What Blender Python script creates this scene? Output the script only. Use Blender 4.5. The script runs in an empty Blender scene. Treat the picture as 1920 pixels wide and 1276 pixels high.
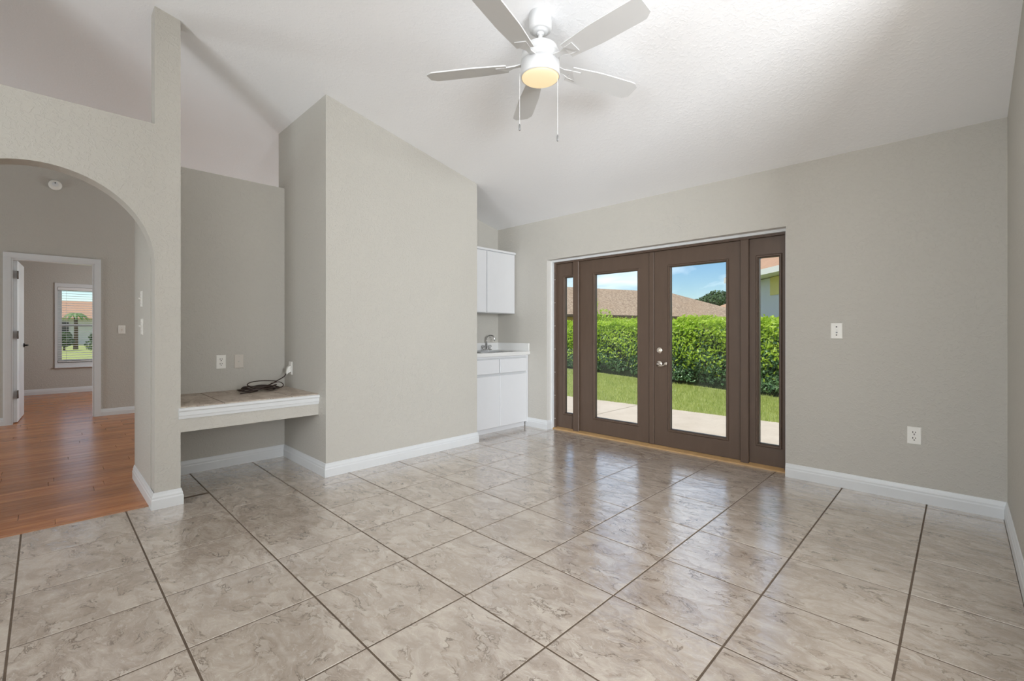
import bpy, bmesh, math, random
import numpy as np
from mathutils import Vector, Matrix

sc = bpy.context.scene
C = sc.collection
R = math.radians
random.seed(7)

# ------------------------------------------------------------------ camera
CAM_H = 1.1463
cam_d = bpy.data.cameras.new('camera')
cam = bpy.data.objects.new('camera', cam_d)
C.objects.link(cam)
cam.location = (0, 0, CAM_H)
cam.rotation_euler = (R(90), 0, 0.7791)
cam_d.sensor_width = 36.0
cam_d.lens = 858.23 / 1920 * 36.0
cam_d.shift_x = (960 - 952.83) / 1920
cam_d.shift_y = -(638 - 620.49) / 1920
cam_d.clip_start = 0.03
cam_d.clip_end = 400
sc.camera = cam

# ------------------------------------------------------------------ exposure / world / sun / fill lights
vs = sc.view_settings
vs.view_transform = 'Standard'
vs.look = 'None'
vs.gamma = 1.0
vs.use_curve_mapping = False
vs.exposure = 0.07
sc.cycles.use_denoising = True
sc.cycles.max_bounces = 12
sc.cycles.diffuse_bounces = 8
sc.cycles.glossy_bounces = 4
sc.cycles.transparent_max_bounces = 12
sc.cycles.sample_clamp_indirect = 6.0
sc.cycles.caustics_reflective = False
sc.cycles.caustics_refractive = False

world = bpy.data.worlds.new('sky')
sc.world = world
world.use_nodes = True
wn = world.node_tree
wn.nodes.clear()
w_out = wn.nodes.new('ShaderNodeOutputWorld')
w_bg = wn.nodes.new('ShaderNodeBackground')
sky = wn.nodes.new('ShaderNodeTexSky')
sky.sky_type = 'NISHITA'
sky.sun_disc = False
sky.sun_elevation = R(62)
sky.sun_rotation = R(250)
sky.air_density = 1.0
sky.dust_density = 0.0
sky.ozone_density = 3.0
cl_tc = wn.nodes.new('ShaderNodeTexCoord')
cl_map = wn.nodes.new('ShaderNodeMapping')
cl_map.inputs['Scale'].default_value = (1.0, 1.0, 3.0)
cl_map.inputs['Location'].default_value = (0.0, 0.0, 3.1)
cl_noise = wn.nodes.new('ShaderNodeTexNoise')
cl_noise.inputs['Scale'].default_value = 3.4
cl_noise.inputs['Detail'].default_value = 7.0
cl_noise.inputs['Distortion'].default_value = 0.6
cl_ramp = wn.nodes.new('ShaderNodeMapRange')
cl_ramp.inputs[1].default_value = 0.43
cl_ramp.inputs[2].default_value = 0.68
cl_ramp.inputs[3].default_value = 0.0
cl_ramp.inputs[4].default_value = 0.9
cl_mix = wn.nodes.new('ShaderNodeMix')
cl_mix.data_type = 'RGBA'
cl_mix.inputs[7].default_value = (13.0, 13.2, 13.5, 1)
wn.links.new(cl_tc.outputs['Generated'], cl_map.inputs['Vector'])
wn.links.new(cl_map.outputs['Vector'], cl_noise.inputs['Vector'])
wn.links.new(cl_noise.outputs['Fac'], cl_ramp.inputs[0])
wn.links.new(cl_ramp.outputs[0], cl_mix.inputs[0])
sky_hs = wn.nodes.new('ShaderNodeHueSaturation')
sky_hs.inputs['Saturation'].default_value = 1.25
wn.links.new(sky.outputs['Color'], sky_hs.inputs['Color'])
wn.links.new(sky_hs.outputs['Color'], cl_mix.inputs[6])
wn.links.new(cl_mix.outputs[2], w_bg.inputs['Color'])
wn.links.new(w_bg.outputs[0], w_out.inputs['Surface'])
w_bg.inputs['Strength'].default_value = 0.135

sun_d = bpy.data.lights.new('sun', 'SUN')
sun_d.energy = 3.2
sun_d.angle = R(0.6)
sun_d.color = (1.0, 0.955, 0.88)
sun = bpy.data.objects.new('sun', sun_d)
C.objects.link(sun)
sun.location = (-2, -3, 14)
_sd = Vector((0.10, 0.50, -1.0)).normalized()       # travel direction of the light
sun.rotation_euler = _sd.to_track_quat('-Z', 'Y').to_euler()


def fill_light(name, loc, target_dir, sx, sy, power, col=(0.925, 0.965, 1.0)):
    d = bpy.data.lights.new(name, 'AREA')
    d.shape = 'RECTANGLE'
    d.size = sx
    d.size_y = sy
    d.energy = power
    d.color = col
    o = bpy.data.objects.new(name, d)
    C.objects.link(o)
    o.location = loc
    o.rotation_euler = Vector(target_dir).to_track_quat('-Z', 'Y').to_euler()
    return o


# fill area lights added in unseen openings; garden-door daylight alone is too dim
fill_light('fill_right', (3.54, -0.8, 1.65), (-1, 0, 0.0), 3.4, 1.9, 625)
fill_light('fill_living', (-0.85, -3.36, 1.65), (0, 1, 0.0), 1.7, 2.0, 108)
fill_light('fill_hall', (-6.7, 4.17, 1.3), (0, -1, 0.0), 1.4, 1.5, 50, (0.9, 0.98, 1.0))
fill_light('fill_hall_back', (-7.2, -3.36, 1.0), (0, 1, 0.0), 1.4, 1.4, 48, (0.9, 0.98, 1.0))
fill_light('fill_bedroom', (-10.1, 2.54, 1.4), (0, -1, 0.0), 1.3, 1.3, 36)


# ------------------------------------------------------------------ materials
def srgb(r, g, b):
    f = lambda c: (c / 255 / 12.92) if c / 255 <= 0.04045 else ((c / 255 + 0.055) / 1.055) ** 2.4
    return (f(r), f(g), f(b), 1.0)


def nodemat(name):
    m = bpy.data.materials.new(name)
    m.use_nodes = True
    nt = m.node_tree
    b = nt.nodes['Principled BSDF']
    return m, nt, b


def add_noise(nt, scale, detail=4.0, dist=0.0, vec=None, rough=0.55):
    n = nt.nodes.new('ShaderNodeTexNoise')
    n.inputs['Scale'].default_value = scale
    n.inputs['Detail'].default_value = detail
    n.inputs['Distortion'].default_value = dist
    n.inputs['Roughness'].default_value = rough
    if vec is not None:
        nt.links.new(vec, n.inputs['Vector'])
    return n


def add_coord(nt, kind='Object', scale=(1, 1, 1), rot=(0, 0, 0)):
    t = nt.nodes.new('ShaderNodeTexCoord')
    mp = nt.nodes.new('ShaderNodeMapping')
    mp.inputs['Scale'].default_value = scale
    mp.inputs['Rotation'].default_value = rot
    nt.links.new(t.outputs[kind], mp.inputs['Vector'])
    return mp.outputs['Vector']


def add_geo(nt, scale=(1, 1, 1)):
    t = nt.nodes.new('ShaderNodeNewGeometry')
    mp = nt.nodes.new('ShaderNodeMapping')
    mp.inputs['Scale'].default_value = scale
    nt.links.new(t.outputs['Position'], mp.inputs['Vector'])
    return mp.outputs['Vector']


def mix_rgb(nt, fac, a, b):
    m = nt.nodes.new('ShaderNodeMix')
    m.data_type = 'RGBA'
    if hasattr(fac, 'is_output'):
        nt.links.new(fac, m.inputs[0])
    else:
        m.inputs[0].default_value = fac
    for i, v in ((6, a), (7, b)):
        if hasattr(v, 'is_output'):
            nt.links.new(v, m.inputs[i])
        else:
            m.inputs[i].default_value = v
    return m.outputs[2]


def map_range(nt, v, a, b, c=0.0, d=1.0, smooth=True):
    m = nt.nodes.new('ShaderNodeMapRange')
    if smooth:
        m.interpolation_type = 'SMOOTHSTEP'
    nt.links.new(v, m.inputs[0])
    for i, x in zip((1, 2, 3, 4), (a, b, c, d)):
        m.inputs[i].default_value = x
    return m.outputs[0]


def math_node(nt, op, a, b=None):
    m = nt.nodes.new('ShaderNodeMath')
    m.operation = op
    for i, v in ((0, a), (1, b)):
        if v is None:
            continue
        if hasattr(v, 'is_output'):
            nt.links.new(v, m.inputs[i])
        else:
            m.inputs[i].default_value = v
    return m.outputs[0]


def add_bump(nt, bsdf, h, strength=0.2, dist=0.01):
    b = nt.nodes.new('ShaderNodeBump')
    b.inputs['Strength'].default_value = strength
    b.inputs['Distance'].default_value = dist
    nt.links.new(h, b.inputs['Height'])
    nt.links.new(b.outputs[0], bsdf.inputs['Normal'])


M = {}


def plain(name, col, rough=0.5, metal=0.0, spec=0.5, var=0.04, nscale=12.0, bump=0.0):
    m, nt, b = nodemat(name)
    v = add_coord(nt)
    n = add_noise(nt, nscale, 3, vec=v)
    dk = tuple(max(0, c * (1 - var)) for c in col[:3]) + (1,)
    lt = tuple(min(1, c * (1 + var)) for c in col[:3]) + (1,)
    nt.links.new(mix_rgb(nt, n.outputs['Fac'], dk, lt), b.inputs['Base Color'])
    b.inputs['Roughness'].default_value = rough
    b.inputs['Metallic'].default_value = metal
    b.inputs['Specular IOR Level'].default_value = spec
    if bump:
        add_bump(nt, b, n.outputs['Fac'], bump, 0.003)
    M[name] = m
    return m


def paint(name, col, tex_scale=60.0, strength=0.25, rough=0.6):
    """rolled paint on knock-down plaster"""
    m, nt, b = nodemat(name)
    v = add_geo(nt)
    big = add_noise(nt, 1.3, 2, vec=v)
    dk = tuple(c * 0.97 for c in col[:3]) + (1,)
    lt = tuple(min(1, c * 1.02) for c in col[:3]) + (1,)
    nt.links.new(mix_rgb(nt, big.outputs['Fac'], dk, lt), b.inputs['Base Color'])
    n = add_noise(nt, tex_scale, 3, 0.8, v)
    h = map_range(nt, n.outputs['Fac'], 0.48, 0.62)
    add_bump(nt, b, h, strength, 0.004)
    b.inputs['Roughness'].default_value = rough
    b.inputs['Specular IOR Level'].default_value = 0.35
    M[name] = m
    return m


paint('wall_paint', (0.508, 0.490, 0.449, 1), 42, 0.36)
paint('ceiling_paint', (0.90, 0.91, 0.93, 1), 40, 0.15, 0.75)
paint('reveal_paint', (0.66, 0.645, 0.61, 1), 45, 0.10)
plain('trim_white', (0.68, 0.70, 0.715, 1), 0.35, var=0.03)
plain('cabinet_white', (0.69, 0.70, 0.72, 1), 0.35, var=0.015)
plain('cabinet_inside', (0.55, 0.56, 0.57, 1), 0.5)
plain('laminate_white', (0.70, 0.70, 0.69, 1), 0.25, var=0.02)
plain('fan_white', (0.66, 0.665, 0.67, 1), 0.4, var=0.02)
plain('plate_white', (0.80, 0.79, 0.75, 1), 0.35, var=0.02)
plain('plate_ivory', (0.60, 0.555, 0.50, 1), 0.4, var=0.02)
plain('slot_black', (0.015, 0.013, 0.012, 1), 0.6)
plain('screw_metal', (0.55, 0.53, 0.5, 1), 0.4, 0.7)
plain('nickel', (0.78, 0.72, 0.64, 1), 0.22, 1.0, var=0.05)
plain('chrome', (0.75, 0.75, 0.75, 1), 0.12, 1.0)
plain('steel', (0.50, 0.50, 0.50, 1), 0.3, 1.0, var=0.1)
plain('hinge_bronze', (0.12, 0.10, 0.085, 1), 0.45, 0.8)
plain('lever_black', (0.02, 0.018, 0.017, 1), 0.4, 0.6)
plain('cord_brown', (0.035, 0.020, 0.014, 1), 0.45, var=0.3)
plain('threshold_wood', srgb(176, 142, 98), 0.45, var=0.2, nscale=20)
plain('fob_grey', (0.22, 0.22, 0.22, 1), 0.4, 0.5)
plain('blind_white', (0.80, 0.80, 0.80, 1), 0.45, var=0.02)
plain('interior_door_white', (0.70, 0.72, 0.74, 1), 0.4, var=0.02)

# dark brown painted doors
m, nt, b = nodemat('door_brown')
v = add_coord(nt, 'Object', (1, 1, 0.15))
n = add_noise(nt, 30, 4, vec=v)
nt.links.new(mix_rgb(nt, n.outputs['Fac'], srgb(84, 68, 57), srgb(96, 79, 67)), b.inputs['Base Color'])
b.inputs['Roughness'].default_value = 0.42
M['door_brown'] = m

# grout
m, nt, b = nodemat('grout')
v = add_geo(nt)
n = add_noise(nt, 40, 4, vec=v)
nt.links.new(mix_rgb(nt, n.outputs['Fac'], srgb(72, 58, 46), srgb(112, 97, 82)), b.inputs['Base Color'])
b.inputs['Roughness'].default_value = 0.85
M['grout'] = m

# glazed slate-look tile: cloudy taupe with thin brown veins, a new piece of it for every tile
m, nt, b = nodemat('floor_tile')
tc = nt.nodes.new('ShaderNodeTexCoord')
oi = nt.nodes.new('ShaderNodeObjectInfo')
rv = nt.nodes.new('ShaderNodeCombineXYZ')
r1 = math_node(nt, 'MULTIPLY', oi.outputs['Random'], 37.0)
r2 = math_node(nt, 'MULTIPLY', oi.outputs['Random'], 91.0)
nt.links.new(r1, rv.inputs[0])
nt.links.new(r2, rv.inputs[1])
va = nt.nodes.new('ShaderNodeVectorMath')
va.operation = 'ADD'
nt.links.new(tc.outputs['Object'], va.inputs[0])
nt.links.new(rv.outputs[0], va.inputs[1])
mp = nt.nodes.new('ShaderNodeMapping')
mp.inputs['Rotation'].default_value = (0, 0, R(-42))
mp.inputs['Scale'].default_value = (1.1, 1.9, 1.0)
nt.links.new(va.outputs[0], mp.inputs['Vector'])
V = mp.outputs['Vector']
warp = add_noise(nt, 4.0, 3, 0.0, V)
wv = nt.nodes.new('ShaderNodeVectorMath')
wv.operation = 'SCALE'
wv.inputs['Scale'].default_value = 0.22
nt.links.new(warp.outputs['Color'], wv.inputs[0])
wa = nt.nodes.new('ShaderNodeVectorMath')
wa.operation = 'ADD'
nt.links.new(V, wa.inputs[0])
nt.links.new(wv.outputs[0], wa.inputs[1])
W = wa.outputs[0]
cloud = add_noise(nt, 5.0, 8, 0.7, W, 0.66)
cl = map_range(nt, cloud.outputs['Fac'], 0.34, 0.66)
base = mix_rgb(nt, cl, srgb(172, 158, 145), srgb(199, 187, 174))
cloud2 = add_noise(nt, 14.0, 6, 0.6, W, 0.6)
base = mix_rgb(nt, map_range(nt, cloud2.outputs['Fac'], 0.5, 0.75, 0, 0.35), base, srgb(210, 201, 190))
vein_n = add_noise(nt, 3.0, 6, 0.6, W, 0.62)
vd = math_node(nt, 'ABSOLUTE', math_node(nt, 'SUBTRACT', vein_n.outputs['Fac'], 0.5))
vein = map_range(nt, vd, 0.0, 0.016, 1.0, 0.0)
shade = map_range(nt, math_node(nt, 'SUBTRACT', vein_n.outputs['Fac'], 0.5), -0.11, 0.0, 0.0, 1.0, False)
half = math_node(nt, 'MULTIPLY', shade, math_node(nt, 'LESS_THAN', vein_n.outputs['Fac'], 0.5))
brk = add_noise(nt, 7.0, 2, 0, V)
brk_m = map_range(nt, brk.outputs['Fac'], 0.42, 0.62)
base = mix_rgb(nt, math_node(nt, 'MULTIPLY', half, 0.42), base, srgb(146, 128, 112))
base = mix_rgb(nt, math_node(nt, 'MULTIPLY', math_node(nt, 'MULTIPLY', vein, brk_m), 0.9), base, srgb(112, 95, 80))
vein2_n = add_noise(nt, 9.0, 4, 1.0, W, 0.55)
vd2 = math_node(nt, 'ABSOLUTE', math_node(nt, 'SUBTRACT', vein2_n.outputs['Fac'], 0.52))
vein2 = map_range(nt, vd2, 0.0, 0.012, 1.0, 0.0)
base = mix_rgb(nt, math_node(nt, 'MULTIPLY', vein2, 0.30), base, srgb(226, 218, 208))
tone = mix_rgb(nt, oi.outputs['Random'], (0.965, 0.965, 0.965, 1), (1, 1, 1, 1))
mul = nt.nodes.new('ShaderNodeMix')
mul.data_type = 'RGBA'
mul.blend_type = 'MULTIPLY'
mul.inputs[0].default_value = 1.0
nt.links.new(base, mul.inputs[6])
nt.links.new(tone, mul.inputs[7])
nt.links.new(mul.outputs[2], b.inputs['Base Color'])
b.inputs['Roughness'].default_value = 0.16
b.inputs['Specular IOR Level'].default_value = 0.9
b.inputs['Coat Weight'].default_value = 1.0
b.inputs['Coat Roughness'].default_value = 0.08
b.inputs['Coat IOR'].default_value = 1.9
rel = add_noise(nt, 9.0, 5, 1.3, W, 0.6)
hh = math_node(nt, 'ADD', math_node(nt, 'MULTIPLY', rel.outputs['Fac'], 1.0), math_node(nt, 'MULTIPLY', half, 0.25))
bp = nt.nodes.new('ShaderNodeBump')
bp.inputs['Strength'].default_value = 0.35
bp.inputs['Distance'].default_value = 0.006
nt.links.new(hh, bp.inputs['Height'])
nt.links.new(bp.outputs[0], b.inputs['Normal'])
nt.links.new(bp.outputs[0], b.inputs['Coat Normal'])
M['floor_tile'] = m
m2 = m.copy()
m2.name = 'desk_tile'
b2 = m2.node_tree.nodes['Principled BSDF']
b2.inputs['Coat Weight'].default_value = 0.0
b2.inputs['Roughness'].default_value = 0.5
b2.inputs['Specular IOR Level'].default_value = 0.3
M['desk_tile'] = m2


# laminate planks
def wood_nodes(nt, b, vec, rnd, c1, c2, c3):
    g = add_noise(nt, 2.0, 6, 0.5, vec, 0.6)
    strip = add_noise(nt, 9.0, 3, 0.2, vec, 0.5)
    col = mix_rgb(nt, map_range(nt, g.outputs['Fac'], 0.3, 0.7), c1, c2)
    col = mix_rgb(nt, map_range(nt, strip.outputs['Fac'], 0.52, 0.72, 0, 0.7), col, c3)
    if rnd is not None:
        hs = nt.nodes.new('ShaderNodeHueSaturation')
        nt.links.new(map_range(nt, rnd, 0, 1, 0.84, 1.14, False), hs.inputs['Value'])
        nt.links.new(col, hs.inputs['Color'])
        col = hs.outputs[0]
    nt.links.new(col, b.inputs['Base Color'])
    b.inputs['Roughness'].default_value = 0.26
    b.inputs['Specular IOR Level'].default_value = 0.42
    add_bump(nt, b, strip.outputs['Fac'], 0.05, 0.002)


m, nt, b = nodemat('plank_wood')
oi = nt.nodes.new('ShaderNodeObjectInfo')
tc = nt.nodes.new('ShaderNodeTexCoord')
mp = nt.nodes.new('ShaderNodeMapping')
mp.inputs['Scale'].default_value = (9.0, 0.8, 1.0)
nt.links.new(tc.outputs['Object'], mp.inputs['Vector'])
rv = nt.nodes.new('ShaderNodeCombineXYZ')
nt.links.new(math_node(nt, 'MULTIPLY', oi.outputs['Random'], 53.0), rv.inputs[1])
nt.links.new(math_node(nt, 'MULTIPLY', oi.outputs['Random'], 29.0), rv.inputs[0])
va = nt.nodes.new('ShaderNodeVectorMath')
va.operation = 'ADD'
nt.links.new(mp.outputs[0], va.inputs[0])
nt.links.new(rv.outputs[0], va.inputs[1])
wood_nodes(nt, b, va.outputs[0], oi.outputs['Random'], srgb(160, 98, 56), srgb(188, 126, 80), srgb(134, 80, 46))
M['plank_wood'] = m
m, nt, b = nodemat('plank_wood_far')
v = add_geo(nt, (9.0, 0.8, 1.0))
wood_nodes(nt, b, v, None, srgb(160, 98, 56), srgb(188, 126, 80), srgb(134, 80, 46))
M['plank_wood_far'] = m
plain('plank_joint', srgb(70, 42, 28), 0.7)
plain('seam_strip_wood', srgb(168, 118, 84), 0.35, var=0.15, nscale=30)

# window glass: thin pane, mostly clear, mirror-like at grazing angles
m = bpy.data.materials.new('glass_pane')
m.use_nodes = True
nt = m.node_tree
nt.nodes.clear()
go = nt.nodes.new('ShaderNodeOutputMaterial')
gm = nt.nodes.new('ShaderNodeMixShader')
gt = nt.nodes.new('ShaderNodeBsdfTransparent')
gt.inputs[0].default_value = (0.97, 0.98, 0.975, 1)
gg = nt.nodes.new('ShaderNodeBsdfGlossy')
gg.inputs['Roughness'].default_value = 0.02
gf = nt.nodes.new('ShaderNodeFresnel')
gf.inputs['IOR'].default_value = 1.45
gsc = nt.nodes.new('ShaderNodeMath')
gsc.operation = 'MULTIPLY'
gsc.inputs[1].default_value = 0.8
nt.links.new(gf.outputs[0], gsc.inputs[0])
nt.links.new(gsc.outputs[0], gm.inputs[0])
nt.links.new(gt.outputs[0], gm.inputs[1])
nt.links.new(gg.outputs[0], gm.inputs[2])
nt.links.new(gm.outputs[0], go.inputs[0])
M['glass_pane'] = m

# clear acrylic tap knobs
m, nt, b = nodemat('acrylic')
b.inputs['Base Color'].default_value = (0.9, 0.9, 0.9, 1)
b.inputs['Roughness'].default_value = 0.05
b.inputs['Transmission Weight'].default_value = 0.8
M['acrylic'] = m

# lit lamp bowl
m, nt, b = nodemat('lamp_glass')
b.inputs['Base Color'].default_value = (0.35, 0.32, 0.27, 1)
b.inputs['Roughness'].default_value = 0.4
b.inputs['Emission Color'].default_value = srgb(255, 226, 172)
b.inputs['Emission Strength'].default_value = 0.75
M['lamp_glass'] = m

# outdoors
m, nt, b = nodemat('concrete')
v = add_geo(nt)
n = add_noise(nt, 3, 8, 0.3, v, 0.65)
n2 = add_noise(nt, 45, 4, 0, v)
col = mix_rgb(nt, n.outputs['Fac'], srgb(188, 172, 152), srgb(222, 210, 194))
col = mix_rgb(nt, map_range(nt, n2.outputs['Fac'], 0.55, 0.75, 0, 0.4), col, srgb(160, 146, 130))
nt.links.new(col, b.inputs['Base Color'])
b.inputs['Roughness'].default_value = 0.9
add_bump(nt, b, n2.outputs['Fac'], 0.3, 0.005)
M['concrete'] = m
plain('slab_joint', srgb(110, 100, 88), 0.95)


def leafy(name, c1, c2, c3, rough=0.4, trans=0.25):
    m, nt, b = nodemat(name)
    v = add_geo(nt)
    n = add_noise(nt, 9, 4, 0, v)
    n2 = add_noise(nt, 1.1, 3, 0, v)
    col = mix_rgb(nt, map_range(nt, n.outputs['Fac'], 0.35, 0.65), c1, c2)
    col = mix_rgb(nt, map_range(nt, n2.outputs['Fac'], 0.45, 0.7), col, c3)
    nt.links.new(col, b.inputs['Base Color'])
    b.inputs['Roughness'].default_value = rough
    tr = nt.nodes.new('ShaderNodeBsdfTranslucent')
    nt.links.new(col, tr.inputs['Color'])
    mx = nt.nodes.new('ShaderNodeMixShader')
    mx.inputs[0].default_value = trans
    out = nt.nodes['Material Output']
    nt.links.new(b.outputs[0], mx.inputs[1])
    nt.links.new(tr.outputs[0], mx.inputs[2])
    nt.links.new(mx.outputs[0], out.inputs['Surface'])
    M[name] = m


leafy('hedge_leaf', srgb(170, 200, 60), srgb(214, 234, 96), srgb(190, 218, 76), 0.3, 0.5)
leafy('hedge_leaf_shade', srgb(84, 120, 84), srgb(140, 174, 122), srgb(104, 140, 92), 0.2, 0.3)  # darker leaf copy, the shaded lower hedge put into its colour
leafy('grass_blade', srgb(160, 176, 88), srgb(204, 210, 128), srgb(186, 194, 108), 0.6, 0.4)
leafy('tree_leaf', srgb(56, 84, 44), srgb(84, 112, 58), srgb(66, 94, 48), 0.5, 0.2)
leafy('palm_leaf', srgb(84, 120, 60), srgb(124, 156, 80), srgb(100, 134, 62), 0.5, 0.2)
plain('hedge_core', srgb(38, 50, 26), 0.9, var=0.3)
plain('bark', srgb(92, 76, 60), 0.9, var=0.3)
plain('twig_tan', srgb(196, 170, 138), 0.9, var=0.2)
m, nt, b = nodemat('lawn_soil')
v = add_geo(nt)
n = add_noise(nt, 22, 6, 0, v)
nt.links.new(mix_rgb(nt, n.outputs['Fac'], srgb(134, 146, 78), srgb(176, 182, 106)), b.inputs['Base Color'])
b.inputs['Roughness'].default_value = 1.0
M['lawn_soil'] = m
m, nt, b = nodemat('shingle')
v = add_geo(nt)
n = add_noise(nt, 7, 4, 0, v)
n2 = add_noise(nt, 0.5, 3, 0, v)
col = mix_rgb(nt, map_range(nt, n.outputs['Fac'], 0.35, 0.65), srgb(138, 116, 96), srgb(184, 162, 138))
col = mix_rgb(nt, map_range(nt, n2.outputs['Fac'], 0.4, 0.7, 0, 0.4), col, srgb(168, 142, 116))
nt.links.new(col, b.inputs['Base Color'])
b.inputs['Roughness'].default_value = 0.95
M['shingle'] = m
plain('shingle_red', srgb(182, 144, 116), 0.95, var=0.15, nscale=6)
plain('stucco_tan', srgb(176, 152, 112), 0.9, var=0.08)
plain('stucco_white', srgb(205, 206, 206), 0.9, var=0.04)
plain('stucco_yellow', srgb(214, 202, 128), 0.9, var=0.06)
plain('fascia_white', srgb(232, 230, 224), 0.6)
plain('fascia_brown', srgb(88, 70, 52), 0.7)
plain('garage_dark', srgb(60, 62, 66), 0.6)


# ------------------------------------------------------------------ object helpers
ORG = {}


def tag(o, label=None, cat=None, group=None, kind=None):
    if label:
        o['label'] = label
    if cat:
        o['category'] = cat
    if group:
        o['group'] = group
    if kind:
        o['kind'] = kind
    return o


def thing(name, loc, label, cat, group=None, kind=None):
    o = bpy.data.objects.new(name, None)
    o.empty_display_size = 0.05
    C.objects.link(o)
    o.location = loc
    ORG[o] = Vector(loc)
    return tag(o, label, cat, group, kind)


class MB:
    """collects shapes in world coordinates; build() links them as one mesh object"""

    def __init__(s):
        s.v = []
        s.f = []
        s.sm = []

    def add(s, verts, faces, smooth=False):
        o = len(s.v)
        s.v += [tuple(p) for p in verts]
        for f in faces:
            s.f.append(tuple(i + o for i in f))
            s.sm.append(smooth)
        return s

    def box(s, x0, x1, y0, y1, z0, z1, ch=0.0):
        x0, x1 = min(x0, x1), max(x0, x1)
        y0, y1 = min(y0, y1), max(y0, y1)
        z0, z1 = min(z0, z1), max(z0, z1)
        if ch <= 0:
            v = [(x0, y0, z0), (x1, y0, z0), (x1, y1, z0), (x0, y1, z0), (x0, y0, z1), (x1, y0, z1), (x1, y1, z1), (x0, y1, z1)]
            f = [(0, 3, 2, 1), (4, 5, 6, 7), (0, 1, 5, 4), (1, 2, 6, 5), (2, 3, 7, 6), (3, 0, 4, 7)]
            return s.add(v, f)
        bm = bmesh.new()
        bmesh.ops.create_cube(bm, size=1.0)
        for p in bm.verts:
            p.co = Vector(((x0 + x1) / 2 + p.co.x * (x1 - x0), (y0 + y1) / 2 + p.co.y * (y1 - y0), (z0 + z1) / 2 + p.co.z * (z1 - z0)))
        bmesh.ops.bevel(bm, geom=bm.edges[:], offset=ch, segments=1, affect='EDGES', clamp_overlap=True)
        bm.verts.index_update()
        s.add([p.co[:] for p in bm.verts], [[p.index for p in f.verts] for f in bm.faces])
        bm.free()
        return s

    def prism(s, pts, ext, smooth=False):
        """polygon pts (3D, planar) extruded by vector ext"""
        n = len(pts)
        e = Vector(ext)
        a = [Vector(p) for p in pts]
        bb = [p + e for p in a]
        nrm = Vector((0, 0, 0))
        for i in range(n):
            nrm += a[i].cross(a[(i + 1) % n])
        fl = nrm.dot(e) > 0
        f = []
        f.append(list(range(n))[::-1] if fl else list(range(n)))
        f.append([i + n for i in range(n)] if fl else [i + n for i in range(n)][::-1])
        for i in range(n):
            j = (i + 1) % n
            q = [i, j, j + n, i + n]
            f.append(q if fl else q[::-1])
        return s.add(a + bb, f, smooth)

    def lathe(s, prof, centre, axis='Z', seg=32, smooth=True):
        """prof: list of (radius, height)"""
        c = Vector(centre)
        vs_, fs = [], []
        for r, h in prof:
            for k in range(seg):
                t = 2 * math.pi * k / seg
                a, b_ = r * math.cos(t), r * math.sin(t)
                p = {'Z': (a, b_, h), 'X': (h, a, b_), 'Y': (a, h, -b_)}[axis]
                vs_.append(c + Vector(p))
        for i in range(len(prof) - 1):
            for k in range(seg):
                k2 = (k + 1) % seg
                fs.append((i * seg + k, i * seg + k2, (i + 1) * seg + k2, (i + 1) * seg + k))
        s.add(vs_, fs, smooth)
        o = len(s.v) - len(vs_)
        for i, flip in ((0, True), (len(prof) - 1, False)):
            if prof[i][0] > 1e-5:
                idx = [o + i * seg + k for k in range(seg)]
                s.f.append(tuple(idx[::-1] if flip else idx))
                s.sm.append(False)
        return s

    def tube(s, pts, r, seg=8, closed=False):
        P = [Vector(p) for p in pts]
        n = len(P)
        vs_, fs = [], []
        up = Vector((0, 0, 1))
        prev = None
        for i in range(n):
            t = (P[(i + 1) % n] - P[i - 1]) if (closed or 0 < i < n - 1) else (P[1] - P[0] if i == 0 else P[-1] - P[-2])
            t.normalize()
            if prev is None:
                a = t.cross(up)
                if a.length < 1e-3:
                    a = t.cross(Vector((1, 0, 0)))
            else:
                a = prev - t * prev.dot(t)
            a.normalize()
            prev = a
            b_ = t.cross(a)
            rr = r[i] if isinstance(r, (list, tuple)) else r
            for k in range(seg):
                q = 2 * math.pi * k / seg
                vs_.append(P[i] + (a * math.cos(q) + b_ * math.sin(q)) * rr)
        m_ = n if closed else n - 1
        for i in range(m_):
            j = (i + 1) % n
            for k in range(seg):
                k2 = (k + 1) % seg
                fs.append((i * seg + k, i * seg + k2, j * seg + k2, j * seg + k))
        s.add(vs_, fs, True)
        if not closed:
            o = len(s.v) - len(vs_)
            s.f.append(tuple(o + k for k in range(seg))[::-1])
            s.sm.append(False)
            s.f.append(tuple(o + (n - 1) * seg + k for k in range(seg)))
            s.sm.append(False)
        return s

    def xform(s, mat, start=0):
        for i in range(start, len(s.v)):
            s.v[i] = tuple(mat @ Vector(s.v[i]))
        return s

    def build(s, name, mat, parent=None, origin=None):
        me = bpy.data.meshes.new(name)
        if parent is not None:
            org = ORG[parent]
            loc = Vector((0, 0, 0))
        elif origin is not None:
            org = Vector(origin)
            loc = org
        else:
            xs = [p[0] for p in s.v]
            ys = [p[1] for p in s.v]
            zs = [p[2] for p in s.v]
            org = Vector(((min(xs) + max(xs)) / 2, (min(ys) + max(ys)) / 2, min(zs)))
            loc = org
        me.from_pydata([(p[0] - org.x, p[1] - org.y, p[2] - org.z) for p in s.v], [], s.f)
        me.polygons.foreach_set('use_smooth', s.sm)
        me.materials.append(M[mat] if isinstance(mat, str) else mat)
        me.update()
        o = bpy.data.objects.new(name, me)
        C.objects.link(o)
        o.location = loc
        if parent is not None:
            o.parent = parent
        ORG[o] = Vector(org)
        return o


def B(*a, **k):
    return MB().box(*a, **k)


def struct(mb, name, mat, label, cat, parent=None, origin=None):
    o = mb.build(name, mat, parent, origin)
    if parent is None:
        tag(o, label, cat, kind='structure')
    return o


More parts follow.
